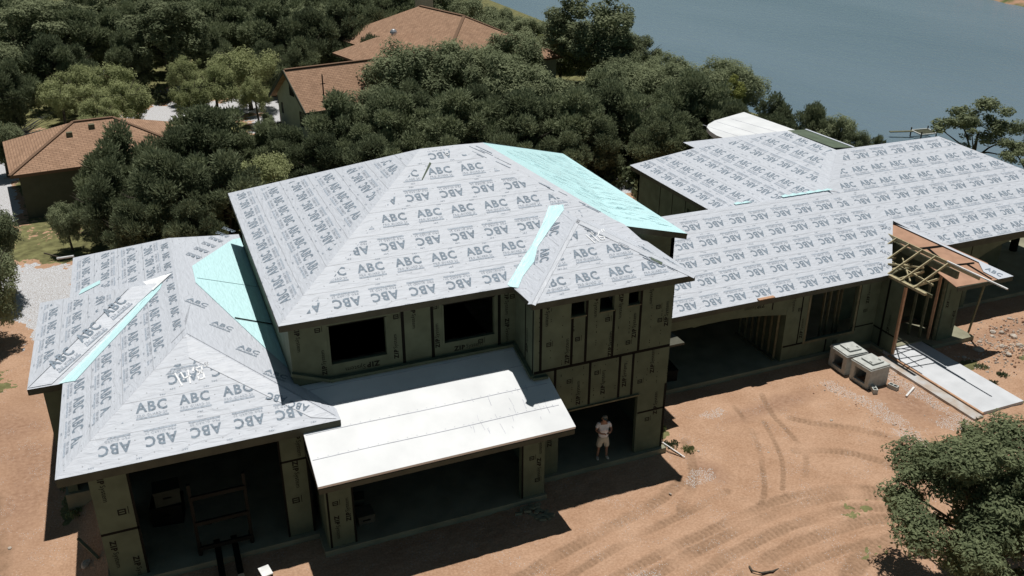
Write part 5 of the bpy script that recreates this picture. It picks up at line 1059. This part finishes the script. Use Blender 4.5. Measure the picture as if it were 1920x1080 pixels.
# precast concrete boxes with a square hole and a lid
def precast(x, y, rz, lab):
    t = empty('precast_box', (x, y, -.2), lab, 'concrete box', 'precast concrete boxes', rz); b_ = MB(); wd, dp, ht = 1.02, 1.0, .86
    wall(b_, 'x', 0, 0, dp, 0, ht, [(.2, .8, .16, .68)], .11); wall(b_, 'y', 0, .11, wd, 0, ht, [], .1); wall(b_, 'x', wd, .1, dp, 0, ht, [], .1, -1); wall(b_, 'y', dp, .11, wd-.1, 0, ht, [], .1, -1); b_.box(0, wd, 0, dp, ht, ht+.06)
    bevel(b_.build('box_body', M['conc_box'], t), .012); rm = MB(); rm.box(-.03, wd+.03, -.03, dp+.03, ht-.05, ht-.0); bevel(rm.build('rim', M['conc_box'], t), .015)
    l_ = MB(); l_.box(.28, .88, .2, .82, ht+.085, ht+.13); l_.box(.34, .8, .26, .76, ht+.06, ht+.085); bevel(l_.build('lid', M['conc_box'], t), .012)
    for s_ in (.32, .78): hd = MB(); hd.tube([(s_, .3, ht+.13), (s_, .3, ht+.155), (s_, .42, ht+.155), (s_, .42, ht+.13)], .009, 6); hd.build('lifting_loop', M['dark'], t)
precast(24.62, 24.16, R(-2), 'precast concrete box with square hole and lid, the one nearer the wall'); precast(24.72, 22.92, R(3), 'precast concrete box with square hole and lid, the one nearer to us')
def cinder(x, y, rz, lab, dz=0):
    b_ = MB(); z0 = 0
    for x0, x1 in ((0, .04), (.18, .22), (.36, .40)): b_.box(x0, x1, .035, .155, z0, .19)
    b_.box(0, .4, 0, .035, z0, .19); b_.box(0, .4, .155, .19, z0, .19); b_.box(.04, .36, .035, .155, 0, .02)
    o = b_.build('cinder_block', M['conc_box'], None, (x, y, float(hgt(x, y))+.01+dz)); o.rotation_euler = (0, 0, rz); tag(o, lab, 'block', 'grey blocks by the precast boxes')
cinder(24.85, 22.5, R(65), 'grey block in front of the nearer precast box'); cinder(25.55, 22.75, R(-75), 'grey block at the right corner of the nearer precast box')
# paver blocks tipped in a heap
spots = [(8.95,21.12,.0),(9.1,21.25,.0),(9.3,21.3,.0),(9.5,21.34,0),(9.68,21.3,0),(9.25,21.05,.07),(9.42,21.12,.08),(9.58,21.15,.06),(9.35,20.9,0),(9.5,20.93,.05),(9.66,21.0,0),(9.45,20.72,0),(9.62,20.76,0),(9.8,20.85,0),(9.55,20.58,0),(9.74,20.62,0),(9.9,20.68,0)]
words = 'top left corner;left of the heap top;middle of the top row;right of the top row;far right of the top row;left of the raised layer;centre of the raised layer;right of the raised layer;left of the middle row;centre of the middle row;right of the middle row;left end of the lower row;centre of the lower row;right end of the lower row;nearest left;nearest centre;nearest right'.split(';')
for (x, y, dz), wd in zip(spots, words):
    b_ = MB(); b_.box(-.11, .11, -.055, .055, 0, .075); o = b_.build('paver_block', M['conc'], None, (x, y, float(hgt(x, y))+dz+.01)); o.rotation_euler = (random.uniform(-.25, .25), random.uniform(-.2, .2), random.uniform(-1.2, 1.2)); bevel(o, .012)
    tag(o, 'loose paver block in the shaded heap, '+wd, 'paver block', 'paver blocks heaped at the porch pier')
# rocks
def rock(x, y, s, lab, m='rock', grp='pale rocks right of the walkway', dz=0):
    bm = bmesh.new(); bmesh.ops.create_icosphere(bm, subdivisions=2, radius=1)
    sx, sy, sz = random.uniform(.8, 1.3), random.uniform(.7, 1.1), random.uniform(.45, .75); r_ = np.random.default_rng(int(abs(x*1000+y*77))); dirs = r_.normal(size=(7, 3))
    for v in bm.verts:
        d = v.co.normalized(); k = 1
        for q in dirs: 
            q = Vector(q).normalized(); k = min(k, .72/max(.05, d.dot(q)) if d.dot(q) > .6 else 1)
        v.co = Vector((d.x*sx, d.y*sy, d.z*sz))*k*s*(1+random.uniform(-.05, .05))
    me_ = bpy.data.meshes.new('rock'); bm.to_mesh(me_); bm.free(); me_.materials.append(M[m]); o = bpy.data.objects.new('rock', me_); COL.objects.link(o); o.location = (x, y, float(hgt(x, y))+s*.22+dz); o.rotation_euler = (0, 0, random.uniform(0, 6)); tag(o, lab, 'rock', grp)
big_rocks = [(31.35,23.6,.24,'largest flat pale rock on the near rubble heap'),(33.3,24.6,.17,'pale rock by the foot of the thin post'),(33.75,23.9,.22,'bright angular rock in the open right of the post'),(33.0,24.35,.13,'small pale rock just right of the thin post'),(33.6,24.4,.14,'rounded rock between the post and the bright angular rock'),(34.6,23.0,.2,'rock at the right edge above the weeds'),(32.4,23.35,.16,'rock on the back of the near rubble heap'),(30.35,23.4,.12,'rock at the walkway edge'),(35.0,25.2,.12,'rock on the far dirt bank'),(34.4,21.9,.18,'rock at the right frame edge'),(33.0,23.0,.17,'dark topped rock in the middle of the rubble'),(31.9,22.6,.14,'rock on the near slope of the heap'),(30.2,22.1,.09,'little rock close to the concrete walkway'),(32.1,24.2,.12,'rock between post foot and heap')]
for x, y, s, lab in big_rocks: rock(x, y, s, lab)
for x, y, s, lab in ((14.0,20.2,.05,'tiny white stone in the middle of the yard'),(16.2,21.9,.06,'white stone near the tower shadow'),(18.45,20.9,.05,'white stone between the wheel ruts'),(21.9,21.7,.07,'pale stone beside the gravel trail'),(26.0,23.4,.08,'pale stone between the boxes and the walkway'),(25.7,22.2,.05,'pale pebble near the white stick'),(-5.6,24.4,.06,'white stone in the dirt left of the garage'),(-6.2,26.6,.07,'pale stone at the left edge of the dirt')): rock(x, y, s, lab, 'rock', 'single stones lying in the yard')
# rubble: too many to count
mb = MB()
for k in range(900):
    u = random.random()
    if u < .5: x, y = random.gauss(32.0, 1.1), random.gauss(23.1, .7)
    elif u < .7: x, y = random.gauss(34, 1), random.gauss(24.3, .6)
    elif u < .9: x, y = 26.25+random.gauss(0, .22), random.uniform(19.6, 24.4)
    else: x, y = random.gauss(23.7, .5), random.uniform(19.5, 24)
    if 26.7 < x < 29.75 and 19.6 < y < 25: continue
    z = float(hgt(x, y))-.01; s_ = random.uniform(.02, .075 if u < .7 else .045); a = random.uniform(0, 3.1); c_, n_ = math.cos(a)*s_, math.sin(a)*s_; mb.m = 0 if random.random() < .6 else 1
    P_ = [(x+c_, y+n_, z), (x-n_, y+c_*.8, z), (x-c_, y-n_, z), (x+n_*.9, y-c_, z)]; tp_ = [(x+(q[0]-x)*.55, y+(q[1]-y)*.55, z+s_*.8) for q in P_]
    for q in range(4): mb.poly([P_[q], P_[(q+1) % 4], tp_[(q+1) % 4], tp_[q]])
    mb.poly(tp_)
mb.build('rubble', [M['rock'], M['rock_r']], kind='stuff')
# lumber on the ground
def board(a, b_, wd, th, lab, m='orange_wood', grp='boards lying at the near oak', dz=.03, name='board'):
    A = Vector((a[0], a[1], 0)); B = Vector((b_[0], b_[1], 0)); mb = MB(); L_ = (B-A).length; mb.box(-L_/2, L_/2, -wd/2, wd/2, 0, th); c = (A+B)/2
    o = mb.build(name, M[m], None, (c.x, c.y, max(float(hgt(*a)), float(hgt(*b_)))+dz)); o.rotation_euler = (0, 0, math.atan2(B.y-A.y, B.x-A.x)); bevel(o, .006); tag(o, lab, 'board', grp)
board((24.3, 19.05), (26.4, 19.25), .14, .05, 'farthest of three boards poking out of the near oak'); board((24.1, 18.75), (26.2, 18.95), .14, .05, 'middle of three boards poking out of the near oak'); board((23.95, 18.45), (25.9, 18.55), .14, .05, 'nearest of three boards poking out of the near oak'); board((28.0, 19.1), (29.2, 18.9), .16, .05, 'reddish board end at the right frame edge below the walkway')
board((25.72, 21.9), (26.5, 22.3), .07, .05, 'white stick on the dirt left of the walkway', 'plastic_w', None)
board((26.45, 24.6), (26.25, 25.5), .55, .03, 'flat offcut lying in the corner by the fin wall', 'conc_box', None)
t = MB(); t.box(20.9, 21.65, 25.42, 25.58, 3.30, 3.33); o = t.build('board', M['orange_wood']); tag(o, 'scrap of wood lying on the gutter edge of the long roof', 'board'); o.rotation_euler = (0, 0, 0)
# walkway (paths) and its edging
wk = MB()
for x0, x1, y0, y1, z1 in ((27.42, 29.55, 19.82, 25.0, -.05),): wk.box(x0, x1, y0, y1, -.4, z1)
wk.build('walkway', M['conc_new'], kind='structure')
wk = MB(); wk.box(26.82, 27.30, 19.65, 24.7, -.4, -.10); wk.build('paver_strip', mat('dusty pale concrete', (0.40, 0.33, 0.27), .9, .2, .1, 2.2, .2, 40, 0, (0.5, 0.5, 0.5), 8), kind='structure')
fb = MB(); fb.box(27.32, 27.41, 19.75, 24.6, -.3, -.04); o = fb.build('form_board', M['orange_wood']); tag(o, 'long reddish form board between the walkway and the narrow strip', 'board')
sg = MB(); sg.box(28.55, 29.5, 24.6, 24.95, -.05, .0); [None]
# thin prop post and leaning wood at the entry
pp_ = MB(); pp_.bar((32.1, 24.85, -.05), (31.75, 24.3, 3.3), .09, .05); o = pp_.build('prop_post', M['lumber_dk']); tag(o, 'thin wooden prop holding the tip of the entry roof', 'post')
# lift / steel frame standing in the garage opening
t = empty('material_lift', (.15, 21.9, -.2), 'dark steel lifting frame standing in front of the tall garage opening', 'lift')
mb = MB(); mb.bar((-.75, .9, .1), (-.75, .55, 3.0), .09, .09); mb.bar((.75, .9, .1), (.75, .55, 3.0), .09, .09); mb.build('mast', M['dark'], t)
for s_ in (-.25, .25): mb = MB(); mb.box(s_-.09, s_+.09, -1.3, 1.4, .1, .22); mb.build('fork', M['dark'], t)
for z_ in (.5, 1.5, 2.5): mb = MB(); mb.bar((-.75, .85-.12*z_, z_), (.75, .85-.12*z_, z_), .08, .12); mb.build('crossbar', M['dark'], t)
for s_ in (-.75, .75): mb = MB(); mb.tube([(s_-.06, 1.1, .22), (s_+.06, 1.1, .22)], .22, 16); mb.build('wheel', M['dark'], t)
mb = MB(); mb.bar((-.75, .9, 1.3), (-.3, 2.4, .1), .07, .07); mb.bar((.75, .9, 1.3), (.3, 2.4, .1), .07, .07); mb.build('brace', M['dark'], t)
t = empty('cooler', (1.05, 20.85, -.2), 'upright dark crate with a bright white lid near the bottom edge', 'crate')
mb = MB(); mb.box(-.14, .14, -.2, .2, 0, .62); bevel(mb.build('crate_body', M['dark'], t), .01); mb = MB(); mb.box(-.15, .15, -.21, .21, .62, .66); bevel(mb.build('lid', M['plastic_w'], t), .01); t.rotation_euler = (0, 0, .2)
# crates inside the openings
def crate(x, y, z, sx, sy, sz, lab, m='soffit', grp='boxes stored inside the openings'):
    t = empty('storage_crate', (x, y, z), lab, 'crate', grp, random.uniform(-.2, .2)); b_ = MB(); b_.box(-sx/2, sx/2, -sy/2, sy/2, 0, sz*.85); bevel(b_.build('crate_body', M[m], t), .015); l_ = MB(); l_.box(-sx/2-.02, sx/2+.02, -sy/2-.02, sy/2+.02, sz*.85, sz); bevel(l_.build('lid', M[m], t), .01); h_ = MB(); h_.box(-.12, .12, -sy/2-.04, -sy/2-.0, sz*.5, sz*.56); h_.build('handle', M['dark'], t)
crate(-1.35, 24.9, 0, .9, .7, .7, 'dark crate at the left inside the tall garage', 'dark'); crate(-1.3, 24.9, .7, .75, .6, .55, 'rounded bundle on top of the crate in the tall garage', 'fascia')
crate(16.6, 27.0, 0, 1.3, 1.0, .8, 'dark crate in the wide recess beside the tower', 'dark'); crate(17.5, 26.6, 0, .9, .9, .5, 'lower dark crate right of the other in the wide recess', 'dark'); crate(4.2, 23.2, 0, .5, .4, .45, 'small crate inside the middle opening at the left', 'fascia'); crate(4.3, 22.5, 0, .5, .5, .35, 'pale bucket like box just inside the middle opening', 'soffit')
# odds and ends at walls
mb = MB(); mb.tube([(15.02, 22.7, 1.0), (15.15, 22.65, .5), (15.12, 22.6, .02), (15.3, 22.2, -.12), (15.45, 21.8, -.14)], .018, 6); o = mb.build('hose', M['dark']); tag(o, 'black hose hanging at the right foot of the tower', 'hose')
mb = MB(); mb.tube([(15.0, 22.75, .1), (15.5, 21.7, -.13)], .02, 8); o = mb.build('pipe', M['plastic_w']); tag(o, 'thin white pipe on the dirt at the tower corner', 'pipe')
mb = MB(); mb.tube([(-4.4, 38.8, 3.85), (-3.75, 38.7, 3.9)], .05, 8); o = mb.build('pipe', M['plastic_w']); tag(o, 'white pipe sticking out at the back corner of the garage roof', 'pipe')
mb = MB(); mb.bar((-4.9, 39.4, 3.95), (-4.3, 38.9, 3.85), .04, .04); o = mb.build('stick', M['bark']); tag(o, 'dark stick beyond the white pipe on the garage roof corner', 'stick')
rock(-4.6, 41.5, .35, 'white boulder behind the far left garage corner', 'plastic_w', None, .3)
# stump-like stone outside the left garage wall
rock(-3.9, 24.6, .2, 'rock in the shade left of the garage pier', 'rock', None); board((-4.1, 25.6), (-3.5, 24.4), .09, .05, 'short board lying in the shade left of the garage pier', 'lumber_dk', None)
# dead palm like dark thing on the yard
mb = MB(); P_ = [(14.35, 16.35, -.16), (14.3, 16.15, -.14), (14.5, 15.95, -.13), (14.85, 15.9, -.14), (15.1, 15.95, -.17)]; mb.tube(P_, [.03, .035, .035, .03, .02], 7); o = mb.build('stick', M['bark']); tag(o, 'dark curved root lying between the wheel ruts at the bottom', 'stick')
# dock on the lake
t = empty('dock', (69.0, 63.6, -5), 'small dock with a pale frame on the lake behind the roof', 'dock')
mb = MB()
for a, b_ in (((-.9, -.9), (.9, -1.0)), ((.9, -1.0), (1.4, .6)), ((1.4, .6), (-.5, .8)), ((-.5, .8), (-.9, -.9))): mb.bar((a[0], a[1], .6), (b_[0], b_[1], .6), .14, .1)
mb.build('frame', M['conc_box'], t)
for k in range(7): mb = MB(); mb.bar((-.75+.06*k, -.7+.22*k, .55), (1.0+.06*k, -.8+.22*k, .55), .1, .05); mb.build('deck_plank', M['lumber_dk'], t)
for x, y in ((-.9, -.9), (.9, -1), (1.4, .6), (-.5, .8)): mb = MB(); mb.tube([(x, y, -2), (x, y, .9)], .07, 6); mb.build('pile', M['bark'], t)
mb = MB(); mb.bar((-2.6, 1.4, .5), (-.5, .4, .6), .35, .08); mb.build('gangway', M['lumber_dk'], t)
# overhead wire
mb = MB(); P_ = [(-10+k*1.4, 66-k*.1, 5.2-.12*math.sin(k/12*math.pi)*4) for k in range(13)]; mb.tube(P_, .015, 4); o = mb.build('power_line', M['dark']); tag(o, 'thin wire crossing above the left terracotta roof', 'wire')

# ================================================================ PERSON
def skinned(name, verts, edges, radii, m, parent, root=0, sub=2):
    me_ = bpy.data.meshes.new(name); me_.from_pydata(verts, edges, []); me_.update(); o = bpy.data.objects.new(name, me_); COL.objects.link(o); o.parent = parent; me_.materials.append(M[m])
    sk = o.modifiers.new('skin', 'SKIN'); sk.use_smooth_shade = True; sk.branch_smoothing = .4
    for i_, r_ in enumerate(radii):
        sv = me_.skin_vertices[0].data[i_] if me_.skin_vertices else None
        if sv: sv.radius = r_ if isinstance(r_, tuple) else (r_, r_); sv.use_root = (i_ == root)
    sb_ = o.modifiers.new('sub', 'SUBSURF'); sb_.levels = sub; sb_.render_levels = sub
    return o
def skinned2(name, verts, edges, radii, m, parent, root=0, sub=2):
    me_ = bpy.data.meshes.new(name); me_.from_pydata(verts, edges, []); bm = bmesh.new(); bm.from_mesh(me_); ly = bm.verts.layers.skin.verify(); bm.verts.ensure_lookup_table()
    for i_, v in enumerate(bm.verts): r_ = radii[i_]; v[ly].radius = r_ if isinstance(r_, tuple) else (r_, r_); v[ly].use_root = (i_ == root)
    bm.to_mesh(me_); bm.free(); me_.materials.append(M[m]); o = bpy.data.objects.new(name, me_); COL.objects.link(o); o.parent = parent
    sk = o.modifiers.new('skin', 'SKIN'); sk.use_smooth_shade = True; sb_ = o.modifiers.new('sub', 'SUBSURF'); sb_.levels = sub; sb_.render_levels = sub
    return o
P = empty('person', (12.72, 22.62, 0), 'person in white t-shirt and light shorts looking down at a phone in the tower doorway', 'person', None, R(-12))
# local axes: facing -y. feet, knees, hips ...
V = [(0,0,.95),(0,.01,1.12),(0,.02,1.30),(0,.01,1.43),(0,-.01,1.52),(0,-.045,1.60),(0,-.07,1.68),  # spine, neck, head (tilted forward) 0-6
 (.10,0,.90),(.13,-.02,.50),(.15,.02,.10),(.16,-.05,.05),(.17,-.16,.035),                              # left leg 7-11
 (-.10,0,.90),(-.14,-.01,.50),(-.17,.03,.10),(-.18,-.04,.05),(-.20,-.15,.035),                         # right leg 12-16
 (.19,.02,1.40),(.27,-.02,1.16),(.14,-.27,1.20),(.075,-.32,1.225),                                      # left arm 17-20
 (-.19,.02,1.40),(-.27,-.02,1.16),(-.14,-.26,1.17),(-.065,-.31,1.19)]                                  # right arm 21-24
Ed = [(0,1),(1,2),(2,3),(3,4),(4,5),(5,6),(0,7),(7,8),(8,9),(9,10),(10,11),(0,12),(12,13),(13,14),(14,15),(15,16),(3,17),(17,18),(18,19),(19,20),(3,21),(21,22),(22,23),(23,24)]
Rd = [(.15,.10),(.135,.095),(.15,.10),(.10,.075),.052,.082,.075, .088,.055,.038,.042,.028, .088,.055,.038,.042,.028, .055,.042,.03,(.035,.018), .055,.042,.03,(.035,.018)]
def fingers(bi, bp_, sx):
    for k in range(4):
        a_ = len(V); o_ = (k-1.5)*.017; l_ = (.026, .03, .029, .022)[k]
        V.append((bp_[0]-sx*.03, bp_[1]-.02+abs(k-1.5)*.002, bp_[2]+o_)); V.append((bp_[0]-sx*(.03+l_), bp_[1]-.035, bp_[2]+o_)); V.append((bp_[0]-sx*(.02+l_), bp_[1]-.055, bp_[2]+o_+.002))
        Ed.extend([(bi, a_), (a_, a_+1), (a_+1, a_+2)]); Rd.extend([.0085, .008, .007])
    a_ = len(V); V.append((bp_[0]+sx*.004, bp_[1]-.01, bp_[2]+.035)); V.append((bp_[0]-sx*.018, bp_[1]-.032, bp_[2]+.052)); Ed.extend([(bi, a_), (a_, a_+1)]); Rd.extend([.0105, .009])
fingers(20, V[20], 1); fingers(24, V[24], -1)
body = skinned2('body', V, Ed, Rd, 'skin', P)
skinned2('shirt', [(0,0,.86),(0,0,1.0),(0,.01,1.15),(0,.02,1.32),(0,.012,1.45),(.185,.02,1.405),(.25,0,1.24),(-.185,.02,1.405),(-.25,0,1.24)], [(0,1),(1,2),(2,3),(3,4),(3,5),(5,6),(3,7),(7,8)], [(.195,.15),(.19,.145),(.182,.14),(.185,.13),(.09,.075),(.075,.07),(.07,.068),(.075,.07),(.07,.068)], 'shirt', P)
skinned2('shorts', [(0,0,.96),(0,0,.86),(.105,-.005,.74),(.135,-.02,.46),(-.105,-.005,.74),(-.145,-.01,.46)], [(0,1),(1,2),(2,3),(1,4),(4,5)], [(.17,.13),(.17,.13),.118,.105,.118,.105], 'shorts', P)
for sx, x0 in ((1, .16), (-1, -.19)):
    skinned2('shoe', [(x0-.01*sx, .03, .055), (x0, -.06, .05), (x0+.012*sx, -.17, .04)], [(0,1),(1,2)], [(.052,.055),(.052,.045),(.045,.035)], 'shoe', P)
cp = MB(); cp.tube([(0, -.07, 1.70), (0, -.065, 1.735), (0, -.06, 1.765), (0, -.058, 1.78)], [.092, .088, .06, .02], 14); cp.poly([(-.07, -.13, 1.70), (-.05, -.22, 1.675), (.05, -.22, 1.675), (.07, -.13, 1.70)]); cp.build('cap', M['cap'], P, smooth=True)
hr = MB(); hr.tube([(0, -.045, 1.60), (0, -.05, 1.65), (0, -.062, 1.70)], [.078, .088, .09], 14); hro = hr.build('hair', M['bark'], P, (0, .018, 0), smooth=True)
for sx in (-1, 1): 
    e = MB(); e.tube([(sx*.03, -.148, 1.655), (sx*.03, -.154, 1.655)], .009, 8); e.build('eye', M['dark'], P)
    e = MB(); e.tube([(sx*.083, -.06, 1.62), (sx*.092, -.055, 1.65), (sx*.086, -.06, 1.675)], [.01, .016, .01], 6); e.build('ear', M['skin'], P)
e = MB(); e.tube([(0, -.15, 1.655), (0, -.172, 1.625), (0, -.15, 1.615)], [.008, .014, .01], 6); e.build('nose', M['skin'], P)
e = MB(); e.bar((-.022, -.142, 1.585), (.022, -.142, 1.585), .01, .008); e.build('mouth', M['orange_wood'], P)
ph = MB(); ph.box(-.036, .036, -.006, .006, -.075, .075); o = ph.build('phone', M['phone'], None, (12.68, 22.26, 1.23)); o.rotation_euler = (R(50), 0, R(-12)); bevel(o, .004); tag(o, 'black phone held at chest height by the person', 'phone')
